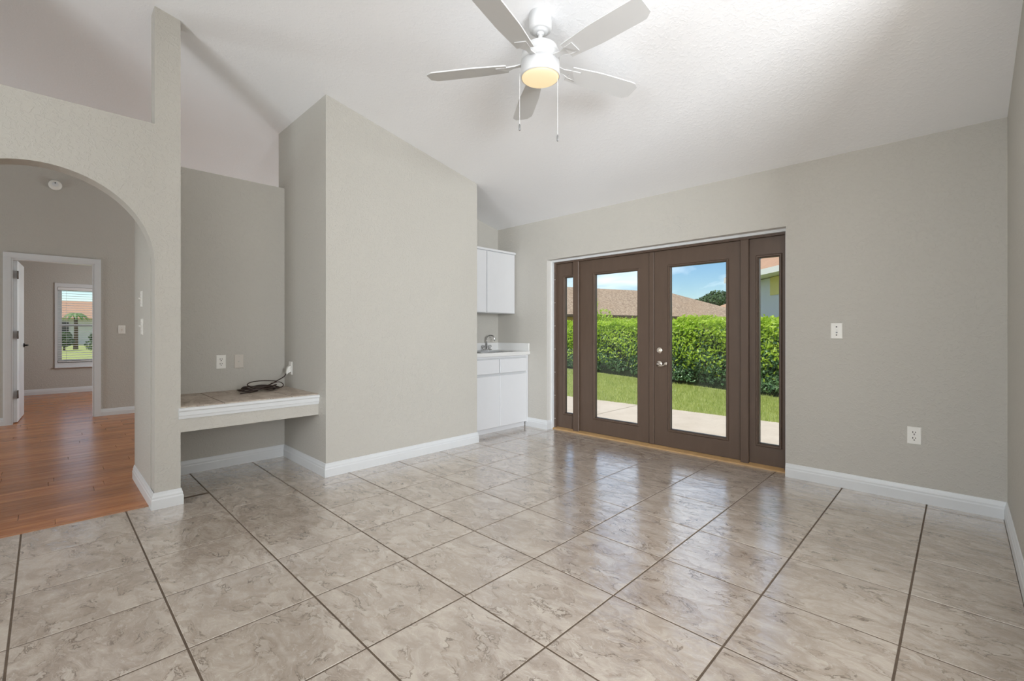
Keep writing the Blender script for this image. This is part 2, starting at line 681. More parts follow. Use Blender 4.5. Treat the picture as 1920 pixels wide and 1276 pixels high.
# ------------------------------------------------------------------ room dimensions (metres, camera stands over the origin)
YD = 4.117          # inner face of the wall with the garden doors
XR = 0.205          # right wall
XB = -3.547         # face of the closet block on the left
XA = -3.685         # face of the arch wall
XN = -4.43          # back of the desk niche
XH = -8.25          # far wall of the hall
YN0, YN1 = 0.635, 1.553   # niche from column to closet block
YJ = 0.497          # arch jamb
YBE = 3.135         # far end of the closet block
XAL = -4.25         # back of the wet bar alcove
YBK = -3.3          # wall behind the camera
XSEAM = -3.79       # tile meets planks
OX0, OX1, OZ = -3.432, -0.98, 1.976       # opening for the doors
T = 0.45714
TX0, TY0 = -2.4431, -0.0934


def ceil_z(y):
    return 2.4485 + 0.2176 * (YD - y)


def wall_prism(mb, x0, x1, y0, y1, z0=0.0):
    """box whose top follows the sloping ceiling"""
    e = 0.04
    pts = [(x0, y0, z0), (x0, y1, z0), (x0, y1, ceil_z(y1) + e), (x0, y0, ceil_z(y0) + e)]
    return mb.prism(pts, (x1 - x0, 0, 0))


# ---- floor with tiles
floor = struct(B(-4.62, XR + 0.1, YBK - 0.1, 4.30, -0.12, -0.0014), 'floor', 'grout',
               'beige glazed stone-look tile floor with dark grout of the living room', 'floor', origin=(-2, 1, -0.12))


def tile_mesh(w, d):
    c, h, t = 0.0013, -0.012, 0.0
    x, y = w / 2, d / 2
    v = [(-x, -y, h), (x, -y, h), (x, y, h), (-x, y, h), (-x, -y, t - c), (x, -y, t - c), (x, y, t - c), (-x, y, t - c),
         (-x + c, -y + c, t), (x - c, -y + c, t), (x - c, y - c, t), (-x + c, y - c, t)]
    f = [(0, 3, 2, 1)]
    for a in (0, 4):
        for i in range(4):
            j = (i + 1) % 4
            f.append((a + i, a + j, a + 4 + j, a + 4 + i))
    f.append((8, 9, 10, 11))
    me = bpy.data.meshes.new('tile')
    me.from_pydata(v, [], f)
    me.materials.append(M['floor_tile'])
    me.update()
    return me


G = 0.0036
_tm = {}


def put_tile(parent, x0, x1, y0, y1, z=0.0, mat=None):
    w, d = round(x1 - x0, 4), round(y1 - y0, 4)
    if w < 0.012 or d < 0.012:
        return
    if (w, d) not in _tm:
        _tm[(w, d)] = tile_mesh(w, d)
    me_ = _tm[(w, d)]
    if mat:
        me_ = me_.copy()
        me_.materials[0] = M[mat]
    o = bpy.data.objects.new('tile', me_)
    C.objects.link(o)
    o.parent = parent
    o.location = Vector(((x0 + x1) / 2, (y0 + y1) / 2, z)) - ORG[parent]
    ORG[o] = Vector(((x0 + x1) / 2, (y0 + y1) / 2, z))
    return o


for i in range(-5, 6):
    for j in range(-8, 10):
        x0, x1 = TX0 + i * T, TX0 + (i + 1) * T
        y0, y1 = TY0 + j * T, TY0 + (j + 1) * T
        gx0, gx1, gy0, gy1 = x0 + G, x1 - G, y0 + G, y1 - G
        gx1 = min(gx1, XR - 0.016)
        gy1 = min(gy1, 4.262)
        gy0 = max(gy0, YBK + 0.01)
        gx0 = max(gx0, -4.6)
        if gx1 - gx0 < 0.02 or gy1 - gy0 < 0.02:
            continue
        if gx0 < XSEAM and gy0 < YJ:           # hall side of the arch
            if gy1 > YJ + 0.07:                # the cell below the column
                if gx1 > XSEAM:
                    put_tile(floor, max(gx0, XSEAM + 0.008), gx1, gy0, gy1)
                    continue
                gy0 = YJ + 0.07
            else:
                gx0 = max(gx0, XSEAM + 0.008)
        if gx1 - gx0 < 0.015:
            continue
        put_tile(floor, gx0, gx1, gy0, gy1)

# ---- hall floor with planks running along Y
hall_floor = struct(B(XH, XSEAM, YBK, YD, -0.12, -0.006), 'floor_hall', 'plank_joint',
                    'reddish brown laminate plank floor of the hall beyond the arch', 'floor', origin=(-6, 0, -0.12))
_pm = {}


def plank_mesh(w, d):
    c = 0.0012
    x, y = w / 2, d / 2
    v = [(-x, -y, -.009), (x, -y, -.009), (x, y, -.009), (-x, y, -.009), (-x, -y, -c), (x, -y, -c), (x, y, -c), (-x, y, -c),
         (-x + c, -y + c, 0), (x - c, -y + c, 0), (x - c, y - c, 0), (-x + c, y - c, 0)]
    f = [(0, 3, 2, 1)]
    for a in (0, 4):
        for i in range(4):
            j = (i + 1) % 4
            f.append((a + i, a + j, a + 4 + j, a + 4 + i))
    f.append((8, 9, 10, 11))
    me = bpy.data.meshes.new('plank')
    me.from_pydata(v, [], f)
    me.materials.append(M['plank_wood'])
    me.update()
    return me


PW = 0.124
rows = int((XSEAM - XH) / PW) + 1
rnd = random.Random(3)
for r_ in range(rows):
    x1 = XSEAM - 0.012 - r_ * PW
    x0 = max(x1 - PW, XH)
    y = YBK - rnd.uniform(0, 1.2)
    y_end = YJ if x0 > -4.6 else YD
    y_end = 0.56 if x0 > -4.56 else YD
    while y < y_end:
        a, b_ = max(y, YBK), min(y + 1.21, y_end)
        y += 1.21
        if b_ - a < 0.03 or x1 - x0 < 0.02 or b_ < -1.6 or a > 2.6:
            continue
        w, d = round(x1 - x0 - 0.0012, 4), round(b_ - a - 0.0016, 4)
        if (w, d) not in _pm:
            _pm[(w, d)] = plank_mesh(w, d)
        o = bpy.data.objects.new('plank', _pm[(w, d)])
        C.objects.link(o)
        o.parent = hall_floor
        o.location = Vector(((x0 + x1) / 2, (a + b_) / 2, 0.002)) - ORG[hall_floor]
seam = MB().prism([(XSEAM - 0.014, YBK, -0.006), (XSEAM + 0.009, YBK, -0.006), (XSEAM + 0.006, YBK, 0.004), (XSEAM - 0.010, YBK, 0.006)], (0, YJ - YBK, 0))
struct(seam, 'trim_1', 'seam_strip_wood', 'thin wooden edge strip where the planks meet the tiles', 'trim')

# ---- ceiling
cm = MB()
e = 0.12
y0, y1 = YBK - 0.15, YD + 0.05
cm.prism([(XH - 0.1, y0, ceil_z(y0)), (XH - 0.1, y1, ceil_z(y1)), (XH - 0.1, y1, ceil_z(y1) + e), (XH - 0.1, y0, ceil_z(y0) + e)], (3.72 - XH + 0.1, 0, 0))
struct(cm, 'ceiling', 'ceiling_paint', 'white sloping ceiling rising away from the garden doors', 'ceiling', origin=(-2, 1, 2.4))

# ---- walls
w = MB()
wall_prism(w, XAL - 0.33, OX0, YD, 4.30)
wall_prism(w, OX1, XR + 0.12, YD, 4.30)
wall_prism(w, OX0, OX1, YD, 4.30, OZ)
wall_prism(w, XH - 0.1, -7.4, YD, 4.30)
wall_prism(w, -6.0, XAL - 0.33, YD, 4.30)
w.box(-7.4, -6.0, YD, 4.30, 0, 0.5)  # sill of an unseen opening added for the hall fill light
w.box(-7.4, -6.0, YD, 4.30, 2.1, 2.46)
struct(w, 'wall_front', 'wall_paint', 'greige textured wall around the brown glazed garden doors', 'wall', origin=(-2, YD, 0))

w = MB()
wall_prism(w, XR, XR + 0.12, YBK - 0.1, 0.7)  # unseen stretch, added to keep the side fill off the arch
wall_prism(w, XR, XR + 0.12, 2.4, YD)
w.box(XR, XR + 0.12, 0.7, 2.4, 0, 0.45)  # low wall added in the gap to keep side fill off the near floor
struct(w, 'wall_right', 'wall_paint', 'greige wall at the right edge of the view', 'wall', origin=(XR, 0, 0))

# unseen side room, added to carry the fill light from the right
w = MB()
wall_prism(w, XR + 0.12, 3.72, 2.4, 2.52)
wall_prism(w, 3.6, 3.72, YBK - 0.1, -2.6)
wall_prism(w, 3.6, 3.72, 1.0, 2.4)
w.box(3.6, 3.72, -2.6, 1.0, 0, 0.6)
w.prism([(3.6, -2.6, 2.7), (3.6, 1.0, 2.7), (3.6, 1.0, ceil_z(1.0)), (3.6, -2.6, ceil_z(-2.6))], (0.12, 0, 0))
w.box(XR + 0.12, 3.72, YBK - 0.12, YBK, 0, ceil_z(YBK) + 0.1)
struct(w, 'wall_added_room', 'wall_paint', 'greige walls of the unseen room added for the fill light from the right', 'wall', origin=(2, 0, 0))
struct(B(XR + 0.1, 3.72, YBK, 2.52, -0.12, 0.0), 'floor_added_room', 'floor_tile', 'beige tile floor of the unseen room added for the fill light from the right', 'floor')

w = MB()
wall_prism(w, -4.58, XB, YN1, YBE)
struct(w, 'wall_left', 'wall_paint', 'bare greige wall block between desk niche and wet bar', 'wall', origin=(XB, 2.3, 0))

w = MB()
wall_prism(w, -4.58, XAL, YBE, YD)
struct(w, 'wall_alcove', 'wall_paint', 'greige wall at the back of the wet bar alcove', 'wall', origin=(XAL, 3.6, 0))

# arch wall: column, band with the round arch below and open cut-out above, left pier
ARC_C, ARC_R, ARC_Z, BAND = -0.020, 0.517, 1.58, 2.478
TH = 0.13
w = MB()
wall_prism(w, XA - TH, XA, YJ, YN0)
wall_prism(w, XA - TH, XA, YBK, ARC_C - ARC_R)
NS = 40
arc = [(ARC_C + ARC_R * math.cos(math.pi * k / NS), ARC_Z + ARC_R * 1.005 * math.sin(math.pi * k / NS)) for k in range(NS + 1)]
yl, yr = ARC_C - ARC_R, YJ
for k in range(NS):
    (ya, za), (yb, zb) = arc[k], arc[k + 1]
    w.add([(XA, ya, za), (XA, yb, zb), (XA, yb, BAND), (XA, ya, BAND)], [(0, 3, 2, 1)])
    w.add([(XA - TH, ya, za), (XA - TH, yb, zb), (XA - TH, yb, BAND), (XA - TH, ya, BAND)], [(0, 1, 2, 3)])
    w.add([(XA, ya, za), (XA, yb, zb), (XA - TH, yb, zb), (XA - TH, ya, za)], [(0, 1, 2, 3)], True)
w.add([(XA, yl, BAND), (XA, yr, BAND), (XA - TH, yr, BAND), (XA - TH, yl, BAND)], [(0, 1, 2, 3)])
struct(w, 'wall_arch', 'wall_paint', 'greige wall pierced by a round arch with an open cut-out above', 'wall', origin=(XA, 0, 0))

# niche walls: return behind the column and the part-height partition behind the desk
w = MB()
w.box(-4.58, XA - TH, YJ - 0.004, YN0, 0, 2.46)
w.box(-4.58, XN, YN0, YN1, 0, 2.46)
struct(w, 'wall_niche', 'wall_paint', 'part-height greige partition behind the built-in desk', 'wall', origin=(XN, 1, 0))

# hall far wall with doorway to the bedroom
DY0, DY1, DZ = -0.292, 0.470, 2.045
w = MB()
wall_prism(w, XH - 0.12, XH, YBK - 0.1, DY0)
wall_prism(w, XH - 0.12, XH, DY1, 4.30)
w.prism([(XH - 0.12, DY0, DZ), (XH - 0.12, DY1, DZ), (XH - 0.12, DY1, ceil_z(DY1) + .04), (XH - 0.12, DY0, ceil_z(DY0) + .04)], (0.12, 0, 0))
struct(w, 'wall_hall', 'wall_paint', 'greige hall wall with the open white-framed doorway', 'wall', origin=(XH, 0, 0))

# wall behind the camera with openings added for the fill lights
w = MB()
zt = ceil_z(YBK) + 0.1
def back_piece(x0, x1, z0, z1):
    w.box(x0, x1, YBK - 0.12, YBK, z0, z1)
back_piece(XH - 0.12, -7.95, 0, zt)
back_piece(-7.95, -6.45, 0, 0.3)
back_piece(-7.95, -6.45, 1.7, zt)
back_piece(-6.45, -3.4, 0, zt)
back_piece(-3.4, -1.75, 0, zt)
back_piece(-1.75, 0.05, 0, 0.6)
back_piece(-1.75, 0.05, 2.7, zt)
back_piece(0.05, XR + 0.12, 0, zt)
struct(w, 'wall_back', 'wall_paint', 'greige wall behind the viewer with openings added for fill light', 'wall', origin=(-3, YBK, 0))

# bedroom shell
XBW = -11.81
WY0, WY1, WZ0, WZ1 = 0.165, 1.06, 0.56, 1.96
w = MB()
w.box(XBW - 0.15, XBW, -1.6, WY0, 0, 2.5)
w.box(XBW - 0.15, XBW, WY1, 2.5, 0, 2.5)
w.box(XBW - 0.15, XBW, WY0, WY1, 0, WZ0)
w.box(XBW - 0.15, XBW, WY0, WY1, WZ1, 2.5)
struct(w, 'wall_bedroom_window', 'wall_paint', 'greige bedroom wall around the window with blinds', 'wall', origin=(XBW, 0, 0))
w = MB()
w.box(XBW - 0.15, XH - 0.12, -1.72, -1.6, 0, 2.5)
struct(w, 'wall_bedroom_side', 'wall_paint', 'greige side wall of the bedroom behind its open door', 'wall')
w = MB()
w.box(XBW - 0.15, -10.8, 2.5, 2.62, 0, 2.5)
w.box(-9.4, XH - 0.12, 2.5, 2.62, 0, 2.5)
w.box(-10.8, -9.4, 2.5, 2.62, 0, 0.7)  # unseen opening added here for the bedroom fill light
w.box(-10.8, -9.4, 2.5, 2.62, 2.1, 2.5)
struct(w, 'wall_bedroom_end', 'wall_paint', 'greige end wall of the bedroom with an opening added for fill light', 'wall')
struct(B(XBW - 0.15, XH - 0.12, -1.72, 2.62, 2.5, 2.6), 'ceiling_bedroom', 'ceiling_paint', 'flat white ceiling of the bedroom', 'ceiling')
struct(B(XBW - 0.15, XH, -1.72, 2.62, -0.12, 0.002), 'floor_bedroom', 'plank_wood_far', 'reddish brown plank floor of the bedroom seen through the doorway', 'floor')

# ---- baseboards
BB = [(0, 0), (0.0145, 0), (0.0145, 0.060), (0.0115, 0.068), (0.0115, 0.078), (0.0075, 0.090), (0.0045, 0.104), (0, 0.106)]


def baseboard(name, p, q, nrm, label, zs=1.0, a0=0.0, a1=0.0):
    """profile swept from p to q (floor points on the wall face); nrm = direction into the room;
    a0/a1 = mitre at each end (+1 outside corner, -1 inside corner)"""
    mb = MB()
    P, Q, N = Vector((p[0], p[1], 0)), Vector((q[0], q[1], 0)), Vector((nrm[0], nrm[1], 0))
    d = (Q - P).normalized()
    vs_ = []
    for base, s_ in ((P, -a0), (Q, a1)):
        for t, h in BB:
            vs_.append(base + N * t + d * (t * s_) + Vector((0, 0, h * zs)))
    n = len(BB)
    fl = d.cross(N).z > 0
    f = []
    for i in range(n):
        j = (i + 1) % n
        qd = [i, j, j + n, i + n]
        f.append(qd if not fl else qd[::-1])
    f.append(list(range(n))[::-1] if not fl else list(range(n)))
    f.append([i + n for i in range(n)] if not fl else [i + n for i in range(n)][::-1])
    mb.add(vs_, f)
    return struct(mb, name, 'trim_white', label, 'baseboard')


baseboard('baseboard_front', (OX1 - 0.002, YD), (XR, YD), (0, -1), 'white baseboard along the wall right of the garden doors', a0=0, a1=-1)
baseboard('baseboard_right', (XR, YD), (XR, YBK), (-1, 0), 'white baseboard along the right wall', a0=-1)
baseboard('baseboard_front_left', (-3.76, YD), (OX0, YD), (0, -1), 'short white baseboard between wet bar and garden doors', a1=1)
baseboard('baseboard_jamb', (OX0, YD), (OX0, 4.20), (1, 0), 'tiny white baseboard return in the left door reveal', a0=1)
baseboard('baseboard_left', (XB, YN1), (XB, YBE), (1, 0), 'white baseboard along the bare closet block wall', a0=1, a1=1)
baseboard('baseboard_left_end', (XB, YBE), (-3.74, YBE), (0, 1), 'white baseboard on the end of the closet block by the cabinets', a0=1)
baseboard('baseboard_niche_side', (XN, YN1), (XB, YN1), (0, -1), 'white baseboard on the side wall under the desk', a0=-1, a1=1)
baseboard('baseboard_niche_back', (XN, YN0), (XN, YN1), (1, 0), 'white baseboard along the back wall under the desk', a0=-1, a1=-1)
baseboard('baseboard_column', (XA, YJ - 0.004), (XA, YN0), (1, 0), 'white baseboard on the front of the arch column', a0=1, a1=1)
baseboard('baseboard_column_side', (XA, YN0), (-4.4, YN0), (0, 1), 'white baseboard on the niche side of the column', a0=1)
baseboard('baseboard_arch_jamb', (-4.58, YJ - 0.004), (XA, YJ - 0.004), (0, -1), 'white baseboard along the hall side of the column', a1=1)
baseboard('baseboard_hall', (XH, DY1 + 0.062), (XH, YD), (1, 0), 'white baseboard of the hall wall right of the doorway', 0.9)
baseboard('baseboard_hall_left', (XH, YBK), (XH, DY0 - 0.062), (1, 0), 'white baseboard of the hall wall left of the doorway', 0.9)
baseboard('baseboard_bedroom', (XBW, -1.6), (XBW, 2.5), (1, 0), 'white baseboard below the bedroom window', 0.95)
baseboard('baseboard_arch_pier', (XA, YBK), (XA, ARC_C - ARC_R), (1, 0), 'white baseboard on the left pier of the arch', a1=1)

# ---- door reveal lining (white) and brown door frame
t2 = MB()
t2.box(OX0, OX0 + 0.022, 4.195, 4.235, 0, OZ - 0.024)
t2.box(OX0, OX1, 4.195, 4.235, OZ - 0.024, OZ)
t2.box(OX1 - 0.022, OX1, 4.195, 4.235, 0, OZ - 0.024)
struct(t2, 'trim_2', 'trim_white', 'white stop moulding framing the brown garden doors', 'trim')
t2 = MB()
t2.prism([(OX0 + 0.0012, YD + 0.001, 0.1), (OX0 + 0.0012, 4.195, 0.1), (OX0 + 0.0012, 4.195, OZ - 0.0012), (OX0 + 0.0012, YD + 0.001, OZ - 0.0012)], (-0.001, 0, 0))
t2.box(OX0 + 0.001, OX1 - 0.001, YD + 0.001, 4.195, OZ - 0.0012, OZ)
t2.prism([(OX1 - 0.0012, YD + 0.001, 0.0), (OX1 - 0.0012, 4.195, 0.0), (OX1 - 0.0012, 4.195, OZ - 0.0012), (OX1 - 0.0012, YD + 0.001, OZ - 0.0012)], (0.001, 0, 0))
struct(t2, 'trim_3', 'reveal_paint', 'pale painted lining of the door reveal', 'trim')

frame = thing('door_frame', (-2.2, 4.26, 0), 'dark brown frame with two posts holding the garden doors and sidelights', 'door frame', kind='structure')
FX0, FX1, FZ = -3.412, -1.0, 1.956
B(FX0, FX1, 4.225, 4.30, FZ - 0.022, FZ).build('head_jamb', 'door_brown', frame)
jb = B(FX0, FX0 + 0.030, 4.225, 4.30, 0.0, FZ - 0.022).build('side_jamb', 'door_brown', frame)
B(FX1 - 0.018, FX1, 4.225, 4.30, 0.0, FZ - 0.022).build('side_jamb', 'door_brown', frame)
B(-3.136, -3.058, 4.222, 4.31, 0.0, FZ - 0.022, ch=0.004).build('post', 'door_brown', frame)
B(-1.352, -1.286, 4.222, 4.31, 0.0, FZ - 0.022, ch=0.004).build('post', 'door_brown', frame)
th = MB().prism([(FX0, 4.195, 0), (FX0, 4.36, 0), (FX0, 4.36, 0.022), (FX0, 4.245, 0.024), (FX0, 4.20, 0.010)], (FX1 - FX0, 0, 0))
th.build('threshold', 'threshold_wood', frame)
for k in range(7):
    z = 0.12 + k * 0.272
    MB().lathe([(0.0, -0.003), (0.005, -0.002), (0.006, 0.0)], (FX0 + 0.016, 4.225, z), 'Y', 10).build('screw', 'screw_metal', jb)


def ring(mb, x0, x1, z0, z1, gx0, gx1, gz0, gz1, ya, yb):
    """flat slab with rectangular hole"""
    mb.box(x0, gx0, ya, yb, z0, z1)
    mb.box(gx1, x1, ya, yb, z0, z1)
    mb.box(gx0, gx1, ya, yb, z0, gz0)
    mb.box(gx0, gx1, ya, yb, gz1, z1)


def lite_frame(mb, gx0, gx1, gz0, gz1, yf, w_=0.024, t=0.010):
    """mitred bead round the pane"""
    o = [(gx0 - w_, gz0 - w_), (gx1 + w_, gz0 - w_), (gx1 + w_, gz1 + w_), (gx0 - w_, gz1 + w_)]
    i = [(gx0, gz0), (gx1, gz0), (gx1, gz1), (gx0, gz1)]
    m1 = [(gx0 - w_ * .7, gz0 - w_ * .7), (gx1 + w_ * .7, gz0 - w_ * .7), (gx1 + w_ * .7, gz1 + w_ * .7), (gx0 - w_ * .7, gz1 + w_ * .7)]
    m2 = [(gx0 - w_ * .35, gz0 - w_ * .35), (gx1 + w_ * .35, gz0 - w_ * .35), (gx1 + w_ * .35, gz1 + w_ * .35), (gx0 - w_ * .35, gz1 + w_ * .35)]
    rings = [(o, yf), (m1, yf - t), (m2, yf - t), (i, yf + 0.004), (i, yf + 0.016)]
    vs_ = [(p[0], y, p[1]) for rg, y in rings for p in rg]
    f = []
    for r_ in range(len(rings) - 1):
        for k in range(4):
            k2 = (k + 1) % 4
            f.append((r_ * 4 + k, r_ * 4 + k2, r_ * 4 + 4 + k2, r_ * 4 + 4 + k))
    mb.add(vs_, f)


GZ0, GZ1 = 0.198, 1.765


def glazed_leaf(name, x0, x1, gx0, gx1, z0, z1, label, cat, yf=4.252):
    t = thing(name, ((x0 + x1) / 2, yf, 0), label, cat, kind='structure')
    s_ = MB()
    ring(s_, x0, x1, z0, z1, gx0, gx1, GZ0, GZ1, yf, yf + 0.042)
    slab = s_.build('door_slab' if cat == 'door' else 'sash', 'door_brown', t)
    lf = MB()
    lite_frame(lf, gx0 - 0.001, gx1 + 0.001, GZ0, GZ1, yf)
    lf.build('glazing_bead', 'door_brown', t)
    B(gx0 - 0.004, gx1 + 0.004, yf + 0.018, yf + 0.023, GZ0 - 0.004, GZ1 + 0.004).build('glass_pane', 'glass_pane', t)
    return t


d1 = glazed_leaf('door_1', -3.055, -2.168, -2.858, -2.345, 0.026, 1.932, 'left brown glazed garden door without handle', 'door')
B(-2.212, -2.160, 4.240, 4.252, 0.026, 1.932, ch=0.004).build('astragal', 'door_brown', d1)
d2 = glazed_leaf('door_2', -2.160, -1.290, -1.996, -1.480, 0.026, 1.932, 'right brown glazed garden door with deadbolt and lever', 'door')
glazed_leaf('window_1', FX0 + 0.030, -3.09, -3.272, -3.122, 0.022, 1.932, 'narrow brown-framed sidelight window left of the garden doors', 'window')
glazed_leaf('window_2', -1.288, FX1 - 0.018, -1.212, -1.062, 0.022, 1.932, 'narrow brown-framed sidelight window right of the garden doors', 'window')
# deadbolt and lever
db = MB().lathe([(0.031, 0.0), (0.031, -0.006), (0.027, -0.013), (0.014, -0.016), (0.0, -0.016)], (-2.102, 4.252, 0.958), 'Y', 28)
db = db.build('deadbolt', 'nickel', d2)
B(-2.106, -2.098, 4.224, 4.238, 0.944, 0.972, ch=0.002).build('thumb_turn', 'nickel', db)
lv = MB().lathe([(0.034, 0.0), (0.034, -0.006), (0.029, -0.013), (0.015, -0.017), (0.012, -0.040), (0.0, -0.042)], (-2.106, 4.252, 0.824), 'Y', 28)
lv = lv.build('lever_rosette', 'nickel', d2)
pts = []
for k in range(17):
    u = k / 16
    x = -2.106 + 0.002 + 0.092 * u
    z = 0.824 - 0.016 * math.sin(math.pi * min(1, u * 1.25)) + 0.014 * max(0, (u - 0.75) * 4)
    pts.append((x, 4.212, z))
for k in range(1, 9):          # curled tip
    a = R(60 + 34 * k)
    pts.append((-2.022 + 0.011 * math.cos(a) - 0.0, 4.212, 0.836 + 0.011 * math.sin(a) - 0.004))
MB().tube(pts, [0.0085 - 0.0035 * k / len(pts) for k in range(len(pts))], 8).build('lever_handle', 'nickel', lv)

# ------------------------------------------------------------------ wet bar
uc = thing('upper_cabinet', (-4.09, 3.63, 1.36), 'white two-door wall cabinet above the wet bar sink', 'cabinet')
UX = -3.948
B(XAL + 0.002, UX, 3.14, 4.112, 1.362, 2.10).build('body', 'cabinet_white', uc)
B(XAL + 0.002, UX + 0.022, 3.14, 4.114, 2.092, 2.118, ch=0.003).build('top_rail', 'cabinet_white', uc)
for y0, y1 in ((3.165, 3.621), (3.633, 4.088)):
    B(UX + 0.002, UX + 0.020, y0, y1, 1.366, 2.083, ch=0.003).build('door', 'cabinet_white', uc)

bc = thing('base_cabinet', (-3.98, 3.63, 0), 'white base cabinet with two drawers and two doors under the sink', 'cabinet')
CXF = -3.738
bb_ = B(XAL + 0.002, CXF, 3.14, 3.158, 0.075, 0.862)
bb_.box(XAL + 0.002, CXF, 4.080, 4.098, 0.075, 0.862)
bb_.box(XAL + 0.002, CXF, 3.158, 4.080, 0.075, 0.093)
bb_.box(XAL + 0.002, XAL + 0.014, 3.158, 4.080, 0.093, 0.862)
bb_.box(CXF - 0.018, CXF, 3.158, 4.080, 0.093, 0.862)
bb_.build('body', 'cabinet_inside', bc)
B(CXF - 0.001, CXF + 0.014, 4.092, 4.112, 0.05, 0.862).build('filler_strip', 'cabinet_white', bc)
B(CXF - 0.001, CXF + 0.006, 3.14, 4.092, 0.842, 0.862).build('top_rail', 'cabinet_white', bc)
B(-3.80, -3.772, 3.14, 4.098, 0.0, 0.075).build('toe_kick', 'cabinet_white', bc)
for y0, y1 in ((3.165, 3.628), (3.642, 4.088)):
    B(CXF + 0.001, CXF + 0.019, y0, y1, 0.668, 0.828, ch=0.004).build('drawer', 'cabinet_white', bc)
for y0, y1 in ((3.165, 3.634), (3.638, 4.088)):
    B(CXF + 0.001, CXF + 0.019, y0, y1, 0.062, 0.642, ch=0.004).build('door', 'cabinet_white', bc)

ct = thing('countertop', (-3.97, 3.63, 0.864), 'white laminate countertop with low splash in the wet bar alcove', 'countertop')
SX0, SX1, SY0, SY1 = -4.17, -3.80, 3.42, 3.88
ring_mb = MB()
ring_mb.box(XAL, SX0, YBE + 0.002, YD - 0.002, 0.864, 0.904)
ring_mb.box(SX1, -3.694, YBE + 0.002, YD - 0.002, 0.864, 0.904)
ring_mb.box(SX0, SX1, YBE + 0.002, SY0, 0.864, 0.904)
ring_mb.box(SX0, SX1, SY1, YD - 0.002, 0.864, 0.904)
ring_mb.build('top_slab', 'laminate_white', ct)
B(XAL + 0.001, XAL + 0.02, YBE + 0.002, YD - 0.002, 0.904, 1.0, ch=0.003).build('back_splash', 'laminate_white', ct)
B(XAL + 0.02, -3.70, YD - 0.021, YD - 0.002, 0.904, 1.0, ch=0.003).build('side_splash', 'laminate_white', ct)

sk = thing('bar_sink', (-3.98, 3.65, 0.75), 'small stainless steel sink set in the white countertop', 'sink')
rim = MB()
rim.box(SX0 - 0.05, SX0, SY0 - 0.02, SY1 + 0.02, 0.904, 0.909)
rim.box(SX1, SX1 + 0.02, SY0 - 0.02, SY1 + 0.02, 0.904, 0.909)
rim.box(SX0, SX1, SY0 - 0.02, SY0, 0.904, 0.909)
rim.box(SX0, SX1, SY1, SY1 + 0.02, 0.904, 0.909)
rim.build('rim', 'steel', sk)
bw = MB()
x0, x1, y0, y1, zb, tk = SX0 + .002, SX1 - .002, SY0 + .002, SY1 - .002, 0.76, 0.004
bw.box(x0, x1, y0, y1, zb, zb + tk)
bw.box(x0, x0 + tk, y0, y1, zb, 0.904)
bw.box(x1 - tk, x1, y0, y1, zb, 0.904)
bw.box(x0, x1, y0, y0 + tk, zb, 0.904)
bw.box(x0, x1, y1 - tk, y1, zb, 0.904)
bw.build('basin', 'steel', sk)

FXc, FYc = -4.19, 3.862
fc = thing('bar_faucet', (FXc, FYc, 0.909), 'chrome gooseneck bar faucet with two clear knobs', 'faucet')
B(FXc - 0.022, FXc + 0.022, FYc - 0.075, FYc + 0.075, 0.909, 0.922, ch=0.005).build('base_plate', 'chrome', fc)
pts = [(FXc, FYc, 0.92), (FXc, FYc, 1.03)]
for k in range(1, 13):
    a = math.pi * k / 12 * 1.05
    pts.append((FXc + 0.045 * (1 - math.cos(a)), FYc + 0.025 * (1 - math.cos(a)), 1.05 + 0.045 * math.sin(a)))
pts.append((pts[-1][0] - 0.002, pts[-1][1], pts[-1][2] - 0.02))
MB().tube(pts, 0.0085, 10).build('spout', 'chrome', fc)
for s_ in (-1, 1):
    hb = MB().lathe([(0.014, 0.0), (0.012, 0.02), (0.0, 0.022)], (FXc, FYc + s_ * 0.055, 0.922), 'Z', 16).build('valve_stem', 'chrome', fc)
    MB().lathe([(0.010, 0.0), (0.021, 0.008), (0.021, 0.022), (0.014, 0.030), (0.0, 0.031)], (FXc, FYc + s_ * 0.055, 0.942), 'Z', 8, False).build('knob', 'acrylic', hb)

# ------------------------------------------------------------------ built-in desk in the niche
dk = thing('built_in_desk', (-4.05, 1.09, 0.47), 'wall-to-wall built-in desk shelf with tiled top and white front moulding', 'desk')
DT = 0.642
B(XN, XA - 0.012, YN0, YN1, 0.49, DT - 0.012).build('shelf_core', 'wall_paint', dk)
B(XA - 0.012, XA, YN0, YN1, 0.474, DT - 0.006).build('fascia', 'wall_paint', dk)
pr = [(XA, 0.562), (XA + 0.006, 0.562), (XA + 0.010, 0.580), (XA + 0.013, 0.584), (XA + 0.015, 0.610), (XA + 0.021, 0.618), (XA + 0.021, 0.634), (XA, 0.634)]
MB().prism([(x, YN0 - 0.012, z) for x, z in pr], (0, YN1 - YN0 + 0.012, 0)).build('front_moulding', 'trim_white', dk)
B(XN, XA - 0.02, YN0, YN1, DT - 0.012, DT - 0.002).build('grout_bed', 'grout', dk)
for (xa, xb) in ((XN + 0.002, XA - 0.03), (XA - 0.024, XA - 0.003)):
    for ya, yb in ((YN0, 0.888), (0.895, 1.345), (1.352, YN1)):
        put_tile(dk, xa, xb, ya, yb, DT, 'desk_tile')


